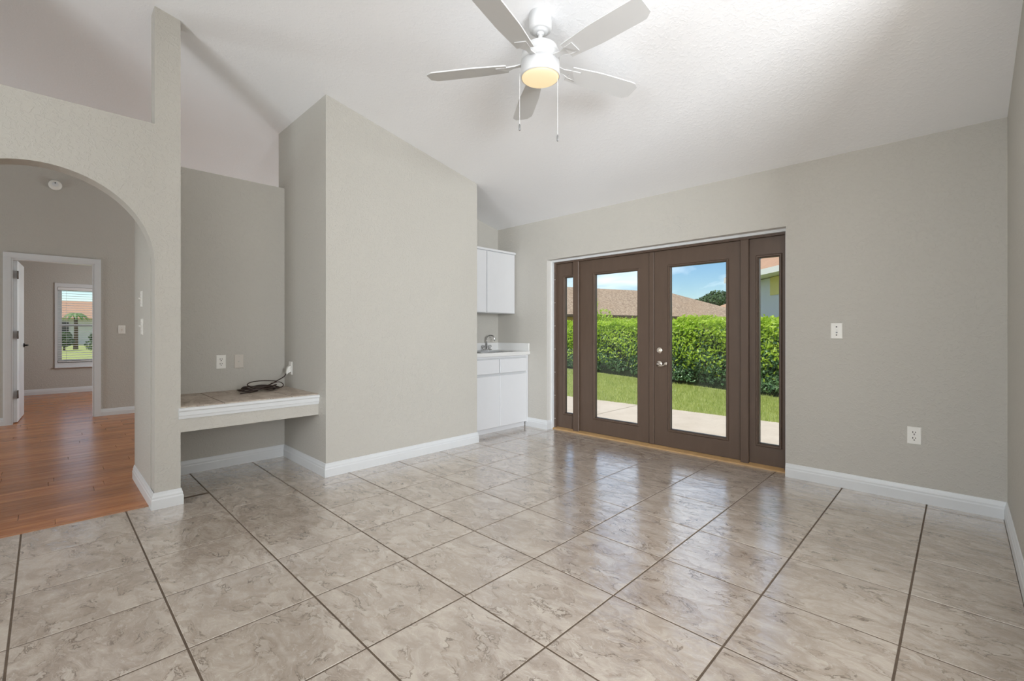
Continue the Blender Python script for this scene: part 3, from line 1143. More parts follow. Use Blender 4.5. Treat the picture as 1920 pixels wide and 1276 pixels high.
def plate(name, centre, nrm, w_, h_, label, cat, mat='plate_white'):
    """wall plate; nrm is one of +x -y etc. Returns (thing, placer) where placer maps (u,v,d) to world"""
    c = Vector(centre)
    n = Vector(nrm)
    u = Vector((0, 0, 1)).cross(n)
    t = thing(name, c - Vector((0, 0, h_ / 2)), label, cat)

    def P(a, b_, d):
        return c + u * a + Vector((0, 0, b_)) + n * d
    pm = MB()
    v = [P(-w_ / 2, -h_ / 2, 0), P(w_ / 2, -h_ / 2, 0), P(w_ / 2, h_ / 2, 0), P(-w_ / 2, h_ / 2, 0)]
    e_ = 0.004
    v += [P(-w_ / 2, -h_ / 2, .003), P(w_ / 2, -h_ / 2, .003), P(w_ / 2, h_ / 2, .003), P(-w_ / 2, h_ / 2, .003)]
    v += [P(-w_ / 2 + e_, -h_ / 2 + e_, .006), P(w_ / 2 - e_, -h_ / 2 + e_, .006), P(w_ / 2 - e_, h_ / 2 - e_, .006), P(-w_ / 2 + e_, h_ / 2 - e_, .006)]
    f = [(3, 2, 1, 0)]
    for a in (0, 4):
        for i in range(4):
            j = (i + 1) % 4
            f.append((a + i, a + j, a + 4 + j, a + 4 + i))
    f.append((8, 9, 10, 11))
    pm.add(v, f)
    pm.build('cover_plate', mat, t)
    return t, P


def pbox(P, a0, a1, b0, b1, d0, d1):
    mb = MB()
    v = [P(a0, b0, d0), P(a1, b0, d0), P(a1, b1, d0), P(a0, b1, d0), P(a0, b0, d1), P(a1, b0, d1), P(a1, b1, d1), P(a0, b1, d1)]
    f = [(0, 3, 2, 1), (4, 5, 6, 7), (0, 1, 5, 4), (1, 2, 6, 5), (2, 3, 7, 6), (3, 0, 4, 7)]
    return mb.add(v, f)


def pdisc(P, a, b_, r, d0, d1, seg=14, ry=None, flat=1.0):
    mb = MB()
    ring_ = [(a + r * math.cos(2 * math.pi * k / seg), b_ + max(-r * flat, min(r * flat, r * math.sin(2 * math.pi * k / seg)))) for k in range(seg)]
    v = [P(x, y, d0) for x, y in ring_] + [P(x, y, d1) for x, y in ring_]
    f = [tuple(range(seg, 2 * seg))]
    for k in range(seg):
        k2 = (k + 1) % seg
        f.append((k, k2, k2 + seg, k + seg))
    return mb.add(v, f)


def outlet(centre, nrm, label, mat='plate_white', w_=0.072, h_=0.116):
    t, P = plate('power_outlet', centre, nrm, w_, h_, label, 'outlet', mat)
    for b_ in (0.0195, -0.0195):
        fce = pdisc(P, 0, b_, 0.0172, 0.005, 0.008, 20, flat=0.82).build('socket', mat, t)
        pbox(P, -0.0090, -0.0050, b_ - 0.001, b_ + 0.010, 0.0078, 0.0084).build('slot', 'slot_black', fce)
        pbox(P, 0.0050, 0.0090, b_ + 0.000, b_ + 0.009, 0.0078, 0.0084).build('slot', 'slot_black', fce)
        pdisc(P, 0, b_ - 0.0085, 0.0038, 0.0078, 0.0084, 10).build('ground_hole', 'slot_black', fce)
    pdisc(P, 0, 0, 0.003, 0.0055, 0.0072, 10).build('screw', 'screw_metal', t)
    return t, P


outlet((XN, 1.043, 0.888), (1, 0, 0), 'white duplex outlet on the niche back wall above the desk')
t, P = plate('cable_jack', (XN, 1.178, 0.886), (1, 0, 0), 0.072, 0.116, 'beige cable jack plate beside the outlet in the desk niche', 'wall plate', 'plate_ivory')
pdisc(P, 0, 0, 0.006, 0.005, 0.013, 12).build('jack', 'screw_metal', t)
for s_ in (-1, 1):
    pdisc(P, 0, s_ * 0.042, 0.003, 0.0055, 0.0075, 10).build('screw', 'screw_metal', t)
po, P = outlet((-4.275, YN1, 0.815), (0, -1, 0), 'white outlet on the niche side wall with a plug in it')
outlet((-0.220, YD, 0.443), (0, -1, 0), 'white duplex outlet low on the wall right of the garden doors')
t, P = plate('cable_jack', (-0.650, YD, 1.148), (0, -1, 0), 0.072, 0.116, 'white jack plate with two screws on the wall beside the garden doors', 'wall plate')
pdisc(P, 0.001, -0.012, 0.006, 0.005, 0.010, 12).build('jack', 'fob_grey', t)
pbox(P, 0.000, 0.005, -0.004, 0.013, 0.0055, 0.008).build('latch', 'screw_metal', t)
for s_ in (-1, 1):
    pdisc(P, 0, s_ * 0.030, 0.0048, 0.0055, 0.0075, 12).build('screw', 'slot_black', t)


def toggle_switch(centre, nrm, label, n=1, w_=0.072, h_=0.116):
    t, P = plate('light_switch', centre, nrm, w_, h_, label, 'light switch')
    for k in range(n):
        a = (k - (n - 1) / 2) * 0.046
        pbox(P, a - 0.006, a + 0.006, -0.013, 0.013, 0.005, 0.0075).build('switch_slot', 'plate_ivory', t)
        mb = MB()
        v = [P(a - 0.004, -0.006, 0.007), P(a + 0.004, -0.006, 0.007), P(a + 0.004, 0.006, 0.007), P(a - 0.004, 0.006, 0.007),
             P(a - 0.003, 0.004, 0.021), P(a + 0.003, 0.004, 0.021), P(a + 0.003, 0.009, 0.020), P(a - 0.003, 0.009, 0.020)]
        mb.add(v, [(0, 3, 2, 1), (4, 5, 6, 7), (0, 1, 5, 4), (1, 2, 6, 5), (2, 3, 7, 6), (3, 0, 4, 7)])
        mb.build('toggle', 'plate_white', t)
        for s_ in (-1, 1):
            pdisc(P, a, s_ * 0.030, 0.003, 0.0055, 0.0072, 10).build('screw', 'screw_metal', t)
    return t


toggle_switch((-4.205, YJ - 0.004, 1.378), (0, -1, 0), 'upper of the two white light switches on the column inside the arch')
toggle_switch((-4.180, YJ - 0.004, 1.178), (0, -1, 0), 'lower of the two white light switches on the column inside the arch')
toggle_switch((XH, 0.750, 1.168), (1, 0, 0), 'white light switch on the hall wall right of the bedroom doorway')

# plug and coiled cord
pl = thing('plug_adapter', (-4.283, YN1 - 0.05, 0.755), 'white plug with a moulded neck pushed into the side outlet', 'plug')
mb = MB()
v = []
for (y, dx, z0, z1) in ((YN1 - 0.0085, 0.017, 0.785, 0.838), (YN1 - 0.028, 0.016, 0.772, 0.826), (YN1 - 0.040, 0.009, 0.760, 0.790)):
    v += [(-4.275 - dx, y, z0), (-4.275 + dx, y, z0), (-4.275 + dx, y, z1), (-4.275 - dx, y, z1)]
f = [(0, 3, 2, 1), (8, 9, 10, 11)]
for a in (0, 4):
    for i in range(4):
        j = (i + 1) % 4
        f.append((a + i, a + 4 + i, a + 4 + j, a + j))
mb.add(v, f)
mb.build('plug_body', 'plate_white', pl)
cord = thing('coiled_extension_cord', (-4.24, 1.30, DT), 'tangled dark brown power cord lying coiled on the tiled desk', 'cord')
rr = random.Random(11)


def smooth_path(keys, n=10):
    K = [Vector(k) for k in keys]
    out = []
    for i in range(len(K) - 1):
        p0, p1, p2, p3 = K[max(i - 1, 0)], K[i], K[i + 1], K[min(i + 2, len(K) - 1)]
        for j in range(n):
            t = j / n
            out.append(0.5 * ((2 * p1) + (-p0 + p2) * t + (2 * p0 - 5 * p1 + 4 * p2 - p3) * t * t + (-p0 + 3 * p1 - 3 * p2 + p3) * t ** 3))
    out.append(K[-1])
    return out


keys = [(-4.277, YN1 - 0.040, 0.768), (-4.27, 1.49, 0.742), (-4.24, 1.42, 0.712), (-4.21, 1.36, 0.690), (-4.18, 1.27, 0.668)]
cxy = (-4.19, 1.275)
for k in range(46):
    a = 0.6 + k * 0.82
    ra = 0.135 + rr.uniform(-0.035, 0.03)
    rb = 0.060 + rr.uniform(-0.02, 0.03)
    keys.append((cxy[0] + rb * math.cos(a) + rr.uniform(-.008, .008), cxy[1] - 0.01 + ra * math.sin(a), DT + 0.006 + 0.004 * (k % 9) + rr.uniform(0, 0.010)))
keys.append((-4.10, 1.10, DT + 0.006))
MB().tube(smooth_path(keys, 6), 0.0046, 6).build('cord', 'cord_brown', cord)
lp = [(-4.24, 1.42, 0.712), (-4.22, 1.30, 0.725), (-4.20, 1.21, 0.722), (-4.17, 1.17, 0.705), (-4.15, 1.20, 0.690), (-4.16, 1.31, 0.676), (-4.15, 1.42, 0.664), (-4.18, 1.455, 0.684), (-4.21, 1.43, 0.706), (-4.20, 1.36, 0.70)]
MB().tube(smooth_path(lp, 8), 0.0044, 6).build('loose_loop', 'cord_brown', cord)
tie = [(-4.19, 1.23 + 0.004 * math.cos(0), 0.66)]
MB().tube([(-4.19 + 0.05 * math.cos(a), 1.225, DT + 0.024 + 0.022 * math.sin(a)) for a in [2 * math.pi * k / 20 for k in range(20)]], 0.0028, 6, True).build('twist_tie', 'cord_brown', cord)

# ------------------------------------------------------------------ ceiling fan
FX, FY = -1.685, 1.964
FCZ = ceil_z(FY)
fan = thing('ceiling_fan', (FX, FY, 2.50), 'white five-blade ceiling fan with lit round lamp and two pull chains', 'ceiling fan')
MB().lathe([(0.0, 0.035), (0.0645, 0.030), (0.0645, -0.056), (0.061, -0.066), (0.052, -0.070), (0.044, -0.070), (0.042, -0.078), (0.028, -0.082), (0.0, -0.082)], (FX, FY, FCZ - 0.012), 'Z', 36).build('canopy', 'fan_white', fan)
MB().lathe([(0.0, 0.02), (0.020, 0.012), (0.024, 0.0), (0.018, -0.014), (0.0, -0.016)], (FX, FY, FCZ - 0.090), 'Z', 24).build('hanger_ball', 'fan_white', fan)
MB().lathe([(0.0125, FCZ - 0.10), (0.0125, 2.760)], (FX, FY, 0), 'Z', 16).build('downrod', 'fan_white', fan)
mh = MB().lathe([(0.0, 2.775), (0.026, 2.775), (0.028, 2.766), (0.070, 2.757), (0.094, 2.740), (0.104, 2.716), (0.104, 2.706), (0.100, 2.704), (0.100, 2.700),
                 (0.1065, 2.698), (0.1075, 2.664), (0.102, 2.662), (0.102, 2.657), (0.0, 2.657)], (FX, FY, 0), 'Z', 48).build('motor_housing', 'fan_white', fan)
MB().lathe([(0.0, 2.6575), (0.108, 2.6575), (0.109, 2.600), (0.111, 2.585), (0.108, 2.572), (0.104, 2.575), (0.104, 2.60), (0.0, 2.60)], (FX, FY, 0), 'Z', 48).build('light_fitter', 'fan_white', fan)
bowl = [(0.1035, 2.590)]
for k in range(0, 9):
    a = R(90) * k / 8
    bowl.append((0.1035 * math.cos(a), 2.575 - 0.026 * math.sin(a)))
MB().lathe(bowl, (FX, FY, 0), 'Z', 48).build('lamp_bowl', 'lamp_glass', fan)
BZ = 2.640
for k in range(5):
    az = R(70 + 72 * k)
    rot = Matrix.Translation((FX, FY, BZ)) @ Matrix.Rotation(az, 4, 'Z')
    arm = MB()
    arm.prism([(0.096, -0.020, 0.012), (0.150, -0.014, 0.006), (0.195, -0.030, -0.002), (0.250, -0.034, -0.004), (0.250, 0.034, -0.004), (0.195, 0.030, -0.002), (0.150, 0.014, 0.006), (0.096, 0.020, 0.012)], (0, 0, 0.006))
    tilt = Matrix.Rotation(R(-11), 4, 'X')
    arm.xform(rot @ tilt)
    bl = MB()
    n = 14
    out = []
    for i in range(n + 1):
        u = i / n
        x = 0.19 + u * (0.66 - 0.19)
        hw = 0.052 + 0.016 * min(1, u * 2.5)
        if u > 0.9:
            hw *= math.sqrt(max(0.0, 1 - ((u - 0.9) / 0.1) ** 2 * 0.65))
        out.append((x, hw))
    poly = [(x, -h, 0) for x, h in out] + [(x, h, 0) for x, h in out[::-1]]
    bl.prism(poly, (0, 0, 0.007))
    bl.xform(rot @ tilt)
    bo = bl.build('blade', 'fan_white', fan)
    arm.build('blade_arm', 'fan_white', bo)
cdir = Vector((math.cos(0.7791), math.sin(0.7791), 0))
for off, zend in ((-0.1165, 2.276), (0.098, 2.216)):
    p = Vector((FX, FY, 0)) + cdir * off
    n = 30
    ch = MB().tube([(p.x, p.y, 2.60 - (2.60 - zend - 0.035) * k / n) for k in range(n + 1)], [0.0011 + 0.0006 * (k % 2) for k in range(n + 1)], 6).build('pull_chain', 'fan_white', fan)
    MB().lathe([(0.0, zend + 0.038), (0.003, zend + 0.036), (0.0050, zend + 0.028), (0.0050, zend + 0.004), (0.003, zend), (0.0, zend)], (p.x, p.y, 0), 'Z', 12).build('pull_fob', 'fob_grey', ch)

# ------------------------------------------------------------------ hall: smoke detector, door casing, door, bedroom window
sd = thing('smoke_detector', (XH, 0.095, 3.01), 'round white smoke detector high on the hall wall above the doorway', 'smoke detector')
MB().lathe([(0.064, 0.0), (0.064, 0.018), (0.056, 0.034), (0.030, 0.040), (0.0, 0.040)], (XH, 0.095, 3.012), 'X', 32).build('housing', 'plate_white', sd)
MB().lathe([(0.030, 0.040), (0.028, 0.046), (0.0, 0.047)], (XH, 0.095, 3.018), 'X', 20).build('sensor_cap', 'trim_white', sd)
MB().lathe([(0.007, 0.046), (0.006, 0.049), (0.0, 0.049)], (XH, 0.095, 3.034), 'X', 10).build('test_button', 'slot_black', sd)

cs = thing('trim_4', (XH, 0.09, 0), 'white moulded casing around the bedroom doorway', 'trim', kind='structure')
CW = 0.063
def casing_profile(w_):
    return [(0, 0), (0.012, 0), (0.016, w_ * .35), (0.019, w_ * .75), (0.019, w_), (0, w_)]
for side, yb, s_ in (('side_casing', DY0, -1), ('side_casing', DY1, 1)):
    mb = MB()
    mb.prism([(XH + d, yb + s_ * a, 0) for d, a in casing_profile(CW)], (0, 0, DZ + (CW if False else 0)))
    mb.build(side, 'trim_white', cs)
mb = MB()
mb.prism([(XH + d, DY0 - CW, DZ + a) for d, a in casing_profile(CW)], (0, DY1 - DY0 + 2 * CW, 0))
mb.build('head_casing', 'trim_white', cs)
B(XH - 0.12, XH, DY0, DY0 + 0.016, 0, DZ - 0.016).build('jamb', 'trim_white', cs)
B(XH - 0.12, XH, DY1 - 0.016, DY1, 0, DZ - 0.016).build('jamb', 'trim_white', cs)
B(XH - 0.12, XH, DY0, DY1, DZ - 0.016, DZ).build('head_jamb', 'trim_white', cs)

bd = thing('door_3', (-8.72, -0.255, 0), 'white bedroom door standing open, seen nearly edge-on', 'door', kind='structure')
HX, HY = XH - 0.105, DY0 + 0.018
ang = R(3)
rot = Matrix.Translation((HX, HY, 0)) @ Matrix.Rotation(ang, 4, 'Z').inverted()
slab = MB().box(-0.762, -0.004, 0.0, 0.036, 0.012, DZ - 0.02, ch=0.002)
slab.xform(rot)
slab.build('door_slab', 'interior_door_white', bd)
for z in (0.36, 1.10, 1.845):
    h = MB().box(-0.006, 0.052, 0.0355, 0.039, z - 0.048, z + 0.048)
    h.lathe([(0.007, z - 0.05), (0.007, z + 0.05)], (0.0, 0.040, 0), 'Z', 10)
    h.xform(rot)
    h.build('hinge', 'hinge_bronze', bd)
kn = MB().lathe([(0.028, 0.0), (0.028, 0.010), (0.011, 0.014), (0.011, 0.045), (0.0, 0.046)], (-0.70, 0.036, 0.955), 'Y', 16)
kn.xform(rot)
kn = kn.build('lever_rosette', 'lever_black', bd)
lvh = MB().box(-0.705, -0.585, 0.070, 0.084, 0.946, 0.964, ch=0.003)
lvh.xform(rot)
lvh.build('lever_handle', 'lever_black', kn)

wd = thing('window_3', (XBW, 0.61, WZ0), 'white single-hung bedroom window seen through the doorway', 'window', kind='structure')
mb = MB()
xa, xb = XBW - 0.10, XBW - 0.055
ring(mb, 0, 1, 0, 1, .1, .9, .1, .9, 0, 1)
mb = MB()
def xring(mb, y0, y1, z0, z1, gy0, gy1, gz0, gz1, xa, xb):
    mb.box(xa, xb, y0, gy0, z0, z1)
    mb.box(xa, xb, gy1, y1, z0, z1)
    mb.box(xa, xb, gy0, gy1, z0, gz0)
    mb.box(xa, xb, gy0, gy1, gz1, z1)
ZM = (WZ0 + WZ1) / 2
xring(mb, WY0, WY1, WZ0, WZ1, WY0 + 0.03, WY1 - 0.03, WZ0 + 0.03, WZ1 - 0.03, xa, xb)
mb.build('window_frame', 'trim_white', wd)
for z0, z1, dx in ((ZM - 0.02, WZ1 - 0.03, -0.012), (WZ0 + 0.03, ZM + 0.02, 0.0)):
    sb = MB()
    xring(sb, WY0 + 0.03, WY1 - 0.03, z0, z1, WY0 + 0.06, WY1 - 0.06, z0 + 0.03, z1 - 0.03, xa + 0.012 + dx, xb - 0.010 + dx)
    so = sb.build('sash', 'trim_white', wd)
    B(xa + 0.02 + dx, xa + 0.024 + dx, WY0 + 0.06, WY1 - 0.06, z0 + 0.03, z1 - 0.03).build('glass_pane', 'glass_pane', so)
sl = MB().box(XBW - 0.055, XBW + 0.045, WY0 - 0.04, WY1 + 0.04, WZ0 - 0.095, WZ0 - 0.07, ch=0.004)
sl.box(XBW, XBW + 0.018, WY0 - 0.035, WY1 + 0.035, WZ0 - 0.07, WZ0)
sl.build('window_sill', 'trim_white', wd)
cs2 = MB()
xring(cs2, WY0 - 0.035, WY1 + 0.035, WZ0, WZ1 + 0.07, WY0, WY1, WZ0, WZ1, XBW, XBW + 0.016)
cs2.build('casing', 'trim_white', wd)
bn = thing('window_blind', (XBW + 0.03, 0.61, WZ0), 'white horizontal slat blind lowered over the bedroom window', 'blind')
B(XBW - 0.05, XBW + 0.02, WY0 + 0.004, WY1 - 0.004, WZ1 - 0.055, WZ1 - 0.004, ch=0.003).build('head_rail', 'blind_white', bn)
B(XBW - 0.042, XBW + 0.008, WY0 + 0.008, WY1 - 0.008, WZ0 + 0.012, WZ0 + 0.03, ch=0.003).build('bottom_rail', 'blind_white', bn)
slat_me = None
ns = 30
for k in range(ns):
    z = WZ0 + 0.055 + (WZ1 - 0.07 - WZ0 - 0.055) * k / (ns - 1)
    if slat_me is None:
        sm = MB()
        w2 = (WY1 - WY0) / 2 - 0.008
        prf = [(-0.024, -0.0035), (0.0, 0.0), (0.024, -0.0035), (0.024, -0.006), (0.0, -0.0025), (-0.024, -0.006)]
        sm.prism([(x * 0.985, -w2, zz - x * 0.10) for x, zz in prf], (0, 2 * w2, 0))
        me = bpy.data.meshes.new('slat')
        me.from_pydata(sm.v, [], sm.f)
        me.materials.append(M['blind_white'])
        me.update()
        slat_me = me
    o = bpy.data.objects.new('slat', slat_me)
    C.objects.link(o)
    o.parent = bn
    o.location = Vector((XBW - 0.017, (WY0 + WY1) / 2, z)) - ORG[bn]
for y in (WY0 + 0.12, WY1 - 0.12):
    MB().tube([(XBW + 0.008, y, WZ0 + 0.02), (XBW + 0.008, y, WZ1 - 0.03)], 0.0015, 6).build('ladder_cord', 'blind_white', bn)

# ------------------------------------------------------------------ outdoors on the garden side
GZ = -0.08
rng = np.random.default_rng(5)


def fast_mesh(name, verts, faces_flat, nper, mat, parent=None, origin=(0, 0, 0)):
    me = bpy.data.meshes.new(name)
    nv = len(verts)
    nf = len(faces_flat) // nper
    org = ORG[parent] if parent is not None else Vector(origin)
    vv = np.asarray(verts, dtype=np.float32) - np.array(org[:], dtype=np.float32)
    me.vertices.add(nv)
    me.vertices.foreach_set('co', vv.ravel())
    me.loops.add(len(faces_flat))
    me.loops.foreach_set('vertex_index', np.asarray(faces_flat, dtype=np.int32))
    me.polygons.add(nf)
    me.polygons.foreach_set('loop_start', np.arange(nf, dtype=np.int32) * nper)
    me.materials.append(M[mat])
    me.update(calc_edges=True)
    o = bpy.data.objects.new(name, me)
    C.objects.link(o)
    if parent is not None:
        o.parent = parent
    else:
        o.location = org
    ORG[o] = Vector(org)
    return o


def leaves(name, centres, normals, size, mat, parent, seed=1, ratio=0.5):
    """folded diamond leaves with a random lean about the given normals"""
    g = np.random.default_rng(seed)
    n = len(centres)
    d = normals + g.normal(0, 0.55, (n, 3))
    d /= np.linalg.norm(d, axis=1, keepdims=True)
    a = g.normal(0, 1, (n, 3))
    a -= d * (a * d).sum(1, keepdims=True)
    a /= np.linalg.norm(a, axis=1, keepdims=True)
    b_ = np.cross(d, a)
    L = size * g.uniform(0.7, 1.3, (n, 1))
    p0 = centres - a * L * 0.5
    p2 = centres + a * L * 0.5 - d * L * 0.12
    p1 = centres + b_ * L * ratio * 0.5 + d * L * 0.10
    p3 = centres - b_ * L * ratio * 0.5 + d * L * 0.10
    v = np.stack([p0, p1, p2, p3], 1).reshape(-1, 3)
    idx = np.arange(n)[:, None] * 4
    f = np.concatenate([idx + [0, 1, 2], idx + [0, 2, 3]], 1).reshape(-1)
    o = fast_mesh(name, v, f, 3, mat, parent)
    o['kind'] = 'stuff'
    return o


# ground, patio
struct(B(-90, 60, 4.30, 120, -0.6, GZ - 0.05), 'ground', 'lawn_soil', 'flat green ground of the back garden', 'ground')
pat = struct(B(-9.5, 4.5, 4.30, 6.93, -0.3, GZ - 0.02), 'pavement', 'slab_joint', 'pale concrete patio outside the garden doors', 'patio')
for x0, x1 in ((-9.5, -6.83), (-6.81, -3.822), (-3.802, -0.82), (-0.80, 2.2), (2.22, 4.5)):
    B(x0, x1, 4.31, 6.93 + (0.03 if x1 < -3.81 else 0), -0.2, GZ, ch=0.006).build('slab', 'concrete', pat)

n = 52000
gx = rng.uniform(-13, 1.0, n)
gy = rng.uniform(6.93, 13.5, n)
hy = 13.75 - (gx + 13.0) * (13.75 - 8.72) / 13.5 - 0.12
gy = np.minimum(gy, hy - rng.random(n) * 0.02 * (gy > hy) - (gy > hy) * rng.random(n) * (hy - 6.95))
gy = np.where(rng.random(n) < 0.12, 6.90 + rng.random(n) * 0.09, gy)
h = rng.uniform(0.025, 0.06, n)
wd_ = rng.uniform(0.003, 0.006, n)
an = rng.uniform(0, math.tau, n)
ln = rng.normal(0, 0.025, (n, 2))
base = np.stack([gx, gy, np.full(n, GZ - 0.05)], 1)
dx = np.stack([np.cos(an) * wd_, np.sin(an) * wd_, np.zeros(n)], 1)
tip = base + np.stack([ln[:, 0], ln[:, 1], h + 0.03], 1)
v = np.stack([base - dx, base + dx, tip], 1).reshape(-1, 3)
go_ = fast_mesh('lawn_grass', v, np.arange(3 * n), 3, 'grass_blade', None, (-4, 9, GZ))
tag(go_, 'short sunlit lawn between patio and hedge', 'grass', kind='stuff')

# clipped hedge
H0, H1 = Vector((-13.0, 13.75, 0)), Vector((0.5, 8.72, 0))
hd = (H1 - H0).normalized()
hn = Vector((hd.y, -hd.x, 0))              # towards the house
if hn.y > 0:
    hn = -hn
hl = (H1 - H0).length
hedge = thing('hedge', (-6, 11.2, GZ), 'long clipped leafy green hedge behind the lawn', 'hedge')
HT, HD = 1.36, 1.1
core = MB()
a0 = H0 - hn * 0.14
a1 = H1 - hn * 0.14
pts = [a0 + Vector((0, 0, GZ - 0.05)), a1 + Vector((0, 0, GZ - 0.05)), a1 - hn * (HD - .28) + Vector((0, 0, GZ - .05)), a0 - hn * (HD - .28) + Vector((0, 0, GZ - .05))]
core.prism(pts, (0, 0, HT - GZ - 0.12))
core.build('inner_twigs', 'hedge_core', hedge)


def hedge_leaves(name, nl, zlo, zhi, dlo, dhi, mat, seed, size, topside=False, pw=1.0):
    g = np.random.default_rng(seed)
    s_ = g.uniform(0, hl, nl)
    H0a, hda, hna = np.array(H0[:]), np.array(hd[:]), np.array(hn[:])
    if topside:
        dep = g.uniform(-HD + 0.05, 0.05, nl)
        z = HT + 0.07 * np.sin(s_ * 2.3) + 0.05 * np.sin(s_ * 7.1 + 1) + g.normal(0, 0.035, nl)
        nr = np.tile([0, 0, 1.0], (nl, 1))
        c = H0a + hda * s_[:, None] + hna * dep[:, None]
        c[:, 2] = z
    else:
        z = GZ + (zlo + (zhi - zlo) * g.random(nl) ** pw) * (HT - GZ)
        bulge = 0.08 * np.sin(s_ * 1.7) + 0.05 * np.sin(s_ * 5.3 + z * 4) + 0.04 * np.sin(z * 9 + s_ * 3)
        round_ = -0.16 * np.clip((z - 1.05) / 0.35, 0, 1) ** 2 - 0.10 * np.clip((0.25 - z) / 0.3, 0, 1)
        dep = bulge + round_ + g.uniform(dlo, dhi, nl)
        c = H0a + hda * s_[:, None] + hna * dep[:, None]
        c[:, 2] = z
        nr = np.tile(hna * 0.75 + np.array([0, 0, 0.65]), (nl, 1))
    leaves(name, c, nr, size, mat, hedge, seed + 100)


hedge_leaves('shade_leaves', 30000, 0.03, 0.88, -0.15, 0.04, 'hedge_leaf_shade', 1, 0.082)
hedge_leaves('front_leaves', 19000, 0.10, 1.0, -0.08, 0.08, 'hedge_leaf', 2, 0.088, pw=0.38)  # bright leaves crowd upward, so leaf colour carries the sunlit upper half
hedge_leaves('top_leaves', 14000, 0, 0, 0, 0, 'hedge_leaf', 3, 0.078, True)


def blob_tree(name, c, rx, ry, rz, nl, size, mat, label, cat, seed, trunk_z=GZ, parts=7):
    g = np.random.default_rng(seed)
    t = thing(name, (c[0], c[1], trunk_z), label, cat)
    MB().tube([(c[0], c[1], trunk_z), (c[0] + 0.05, c[1], (trunk_z + c[2]) / 2), (c[0], c[1], c[2])], [0.06 * rx + 0.02, 0.05 * rx + 0.015, 0.03 * rx + 0.01], 8).build('trunk', 'bark', t)
    cs_ = []
    ns_ = []
    for k in range(parts):
        o = g.normal(0, 0.38, 3) * [rx, ry, rz]
        r_ = g.uniform(0.45, 0.65)
        m_ = nl // parts
        d = g.normal(0, 1, (m_, 3))
        d /= np.linalg.norm(d, axis=1, keepdims=True)
        rad = g.uniform(0.75, 1.0, (m_, 1))
        cs_.append(np.array(c) + o + d * rad * np.array([rx, ry, rz]) * r_)
        ns_.append(d + [0, 0, 0.4])
    leaves('foliage', np.concatenate(cs_), np.concatenate(ns_), size, mat, t, seed + 9)
    return t


blob_tree('shrub', (-9.35, 14.1, 1.60), 0.55, 0.5, 0.55, 1500, 0.085, 'hedge_leaf', 'light green shrub sticking up behind the hedge left of the door meeting line', 'shrub', 21)
blob_tree('tree', (-29.0, 78.0, 6.3), 3.4, 3.4, 1.7, 2600, 0.5, 'tree_leaf', 'dark leafy tree rising behind the brown roof', 'tree', 22)
tw = thing('bare_branch', (-7.1, 15.4, 0.9), 'leafless pale branch poking up behind the hedge', 'branch')
MB().tube([(-7.1, 15.4, GZ), (-7.12, 15.42, 1.45), (-7.25, 15.3, 1.70), (-7.22, 15.25, 1.86)], [0.02, 0.016, 0.012, 0.006], 6).build('stem', 'twig_tan', tw)
MB().tube([(-7.12, 15.42, 1.42), (-6.98, 15.55, 1.62), (-6.80, 15.7, 1.50)], [0.014, 0.011, 0.006], 6).build('side_twig', 'twig_tan', tw)
MB().tube([(-7.24, 15.3, 1.68), (-7.1, 15.45, 1.80), (-7.05, 15.5, 1.95)], [0.010, 0.008, 0.005], 6).build('side_twig', 'twig_tan', tw)

# neighbour's house with hipped brown shingle roof
E0, E1 = Vector((-27.3, 4.0, 2.35)), Vector((-13.05, 48.0, 2.35))
ed = (E1 - E0).normalized()
en = Vector((-ed.y, ed.x, 0))              # away from us
if en.x > 0:
    en = -en
nb = thing('neighbour_house', (-24, 24, GZ), 'long neighbouring house with hipped brown shingle roof beyond the hedge', 'house')
W_ = 9.0
RH = 4.85
A, Bp = E0, E1
Dp, Cp = E0 + en * W_, E1 + en * W_
r0 = E0 + en * W_ / 2 + ed * 4.5
r1 = E1 + en * W_ / 2 - ed * 8.0
r0.z = r1.z = RH
rf = MB()
rf.add([A, Bp, Cp, Dp, r0, r1], [(0, 1, 5, 4), (1, 2, 5), (2, 3, 4, 5), (3, 0, 4), (3, 2, 1, 0)])
rf.build('roof', 'shingle', nb)
fm = MB()
for p, q in ((A, Bp), (Bp, Cp)):
    d_ = (q - p).normalized()
    o_ = Vector((d_.y, -d_.x, 0)) * 0.03
    fm.prism([p + o_ + Vector((0, 0, -0.18)), q + o_ + Vector((0, 0, -0.18)), q + o_ + Vector((0, 0, 0.02)), p + o_ + Vector((0, 0, 0.02))], -o_ * 2)
fm.build('fascia', 'fascia_brown', nb)
ins = 0.7
wm = MB()
a_ = A + en * ins + ed * ins
b_ = Bp + en * ins - ed * ins
c_ = Cp - en * ins - ed * ins
d_ = Dp - en * ins + ed * ins
wm.prism([Vector((p.x, p.y, GZ - 0.3)) for p in (a_, b_, c_, d_)], (0, 0, 2.55 - GZ))
wm.build('wall', 'stucco_tan', nb)
# farther house with reddish roof
fh = thing('far_house', (-18.6, 65, GZ), 'distant house with reddish hip roof right of the brown roof', 'house')
wm = B(-25, -12.3, 60.5, 70, GZ - 0.3, 2.9)
wm.build('wall', 'stucco_tan', fh)
rf = MB()
a_, b_, c_, d_ = Vector((-26, 59.5, 2.85)), Vector((-11.3, 59.5, 2.85)), Vector((-11.3, 71, 2.85)), Vector((-26, 71, 2.85))
p_, q_ = Vector((-20.6, 65, 5.5)), Vector((-15.0, 65, 5.5))
rf.add([a_, b_, c_, d_, p_, q_], [(0, 1, 5, 4), (1, 2, 5), (2, 3, 4, 5), (3, 0, 4), (3, 2, 1, 0)])
rf.build('roof', 'shingle_red', fh)

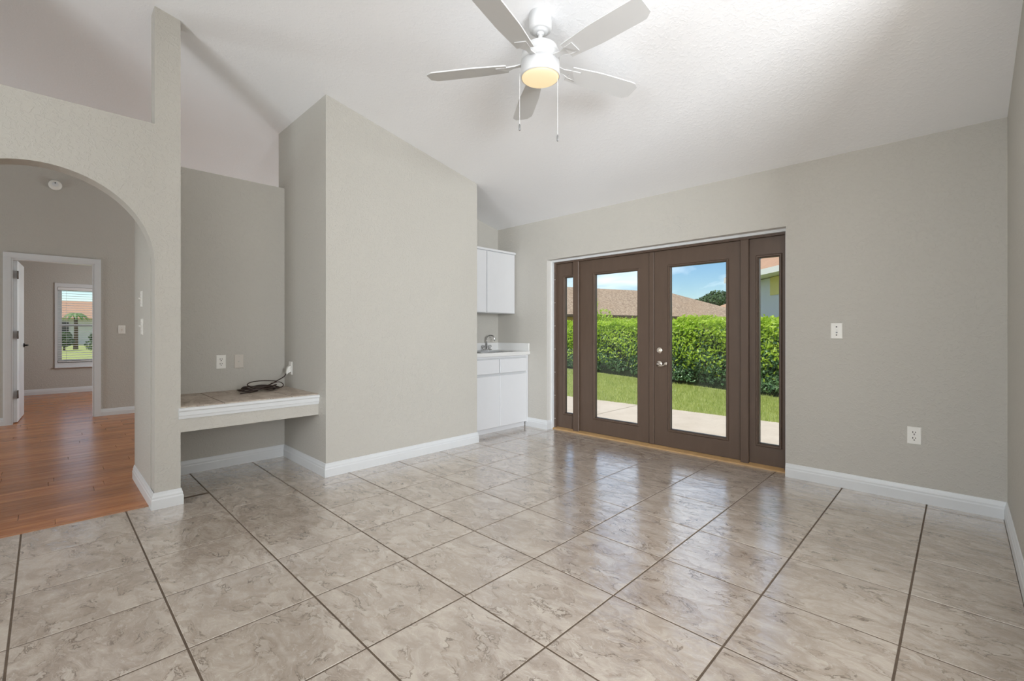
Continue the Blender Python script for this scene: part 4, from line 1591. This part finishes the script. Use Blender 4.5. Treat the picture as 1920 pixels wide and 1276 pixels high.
# pale house close behind the hedge at the right
wh = thing('pale_house', (-2.4, 13.4, GZ), 'pale grey-white house wing with red-brown roof seen in the right sidelight', 'house')
p0, p1 = Vector((-3.90, 12.88, 0)), Vector((-2.33, 11.30, 0))
wd2 = (p1 - p0).normalized()
wn2 = Vector((-wd2.y, wd2.x, 0))
if wn2.y < 0:
    wn2 = -wn2
quad = [p0, p1, p1 + wn2 * 7, p0 + wn2 * 7]
wm = MB().prism([Vector((p.x, p.y, GZ - 0.3)) for p in quad], (0, 0, 2.42 + 0.38))
wm.build('wall', 'stucco_white', wh)
MB().prism([p0 - wn2 * 0.03 - wd2 * 0.02 + Vector((0, 0, GZ)), p0 - wn2 * 0.03 + wd2 * 0.14 + Vector((0, 0, GZ)), p0 + wn2 * 0.1 + wd2 * 0.14 + Vector((0, 0, GZ)), p0 + wn2 * 0.1 - wd2 * 0.02 + Vector((0, 0, GZ))], (0, 0, 2.45)).build('corner_trim', 'fascia_white', wh)
ov = 0.45
eq = [p0 - wn2 * ov - wd2 * ov, p1 - wn2 * ov + wd2 * ov, p1 + wn2 * (7 + ov) + wd2 * ov, p0 + wn2 * (7 + ov) - wd2 * ov]
sf = MB().prism([Vector((p.x, p.y, 2.44)) for p in eq], (0, 0, 0.13))
sf.build('soffit', 'fascia_white', wh)
rf = MB()
q = [Vector((p.x, p.y, 2.57)) for p in eq]
apx = (q[0] + q[1] + q[2] + q[3]) / 4
ra = apx - wn2 * 1.6 + Vector((0, 0, 1.45))
rb = apx + wn2 * 1.6 + Vector((0, 0, 1.45))
rf.add(q + [ra, rb], [(0, 1, 4), (1, 2, 5, 4), (2, 3, 5), (3, 0, 4, 5), (3, 2, 1, 0)])
rf.build('roof', 'shingle_red', wh)
s0 = p0 + wd2 * 0.95 - wn2 * 0.012
s1 = p0 + wd2 * 2.0 - wn2 * 0.012
MB().prism([s0 + Vector((0, 0, 2.0)), s1 + Vector((0, 0, 2.0)), s1 + Vector((0, 0, 2.43)), s0 + Vector((0, 0, 2.43))], wn2 * 0.011).build('gable_panel', 'stucco_yellow', wh)

# ------------------------------------------------------------------ outdoors beyond the bedroom window
struct(B(-120, XBW - 0.15, -60, 60, -0.8, -0.15), 'ground_street_side', 'lawn_soil', 'green front lawn beyond the bedroom window', 'ground')
sh = thing('street_house', (-64, 2, -0.15), 'house with orange-brown roof seen through the bedroom blinds', 'house')
B(-70, -60, -12, 16, -0.3, 2.4).build('wall', 'stucco_white', sh)
rf = MB()
a_, b_, c_, d_ = Vector((-59.2, -13, 2.35)), Vector((-59.2, 17, 2.35)), Vector((-71, 17, 2.35)), Vector((-71, -13, 2.35))
p_, q_ = Vector((-65, -8, 4.25)), Vector((-65, 12, 4.25))
rf.add([a_, b_, c_, d_, p_, q_], [(0, 1, 5, 4), (1, 2, 5), (2, 3, 4, 5), (3, 0, 4), (3, 2, 1, 0)])
rf.build('roof', 'shingle_red', sh)
B(-59.98, -59.9, 0.2, 1.6, 0.0, 2.0).build('garage_door', 'garage_dark', sh)
pm_ = thing('palm_tree', (-45, 1.56, -0.15), 'small palm tree standing before the orange-brown roof', 'palm')
MB().tube([(-45, 1.56, -0.15), (-45, 1.58, 1.2), (-45, 1.56, 2.3)], [0.14, 0.11, 0.10], 8).build('trunk', 'bark', pm_)
for k in range(12):
    a = math.tau * k / 12
    fr = MB()
    pts = []
    for i in range(6):
        u = i / 5
        rr_ = 0.75 * u
        pts.append(Vector((-45 + rr_ * math.cos(a), 1.56 + rr_ * math.sin(a), 2.35 + 0.55 * u - 0.95 * u * u)))
    side = Vector((-math.sin(a), math.cos(a), 0))
    vs_ = []
    for i, p in enumerate(pts):
        hw = 0.15 * math.sin(math.pi * (0.12 + 0.86 * i / 5))
        vs_ += [p - side * hw - Vector((0, 0, 0.05)), p + Vector((0, 0, 0.01)), p + side * hw - Vector((0, 0, 0.05))]
    f = []
    for i in range(5):
        for j in range(2):
            f.append((i * 3 + j, i * 3 + j + 1, i * 3 + j + 4, i * 3 + j + 3))
    fr.add(vs_, f)
    fr.build('frond', 'palm_leaf', pm_)
for (x, y, rx, s_) in ((-38, 2.25, 0.9, 31), (-42, 0.9, 0.8, 32), (-33, 3.6, 0.9, 33)):
    lab = {31: 'dark shrub at the right behind the bedroom blinds', 32: 'dark shrub below the palm behind the bedroom blinds', 33: 'dark shrub furthest right behind the bedroom blinds'}[s_]
    blob_tree('shrub', (x, y, 0.45), rx, rx * 0.8, 0.55, 700, 0.16, 'tree_leaf', lab, 'shrub', s_, -0.15, 5)
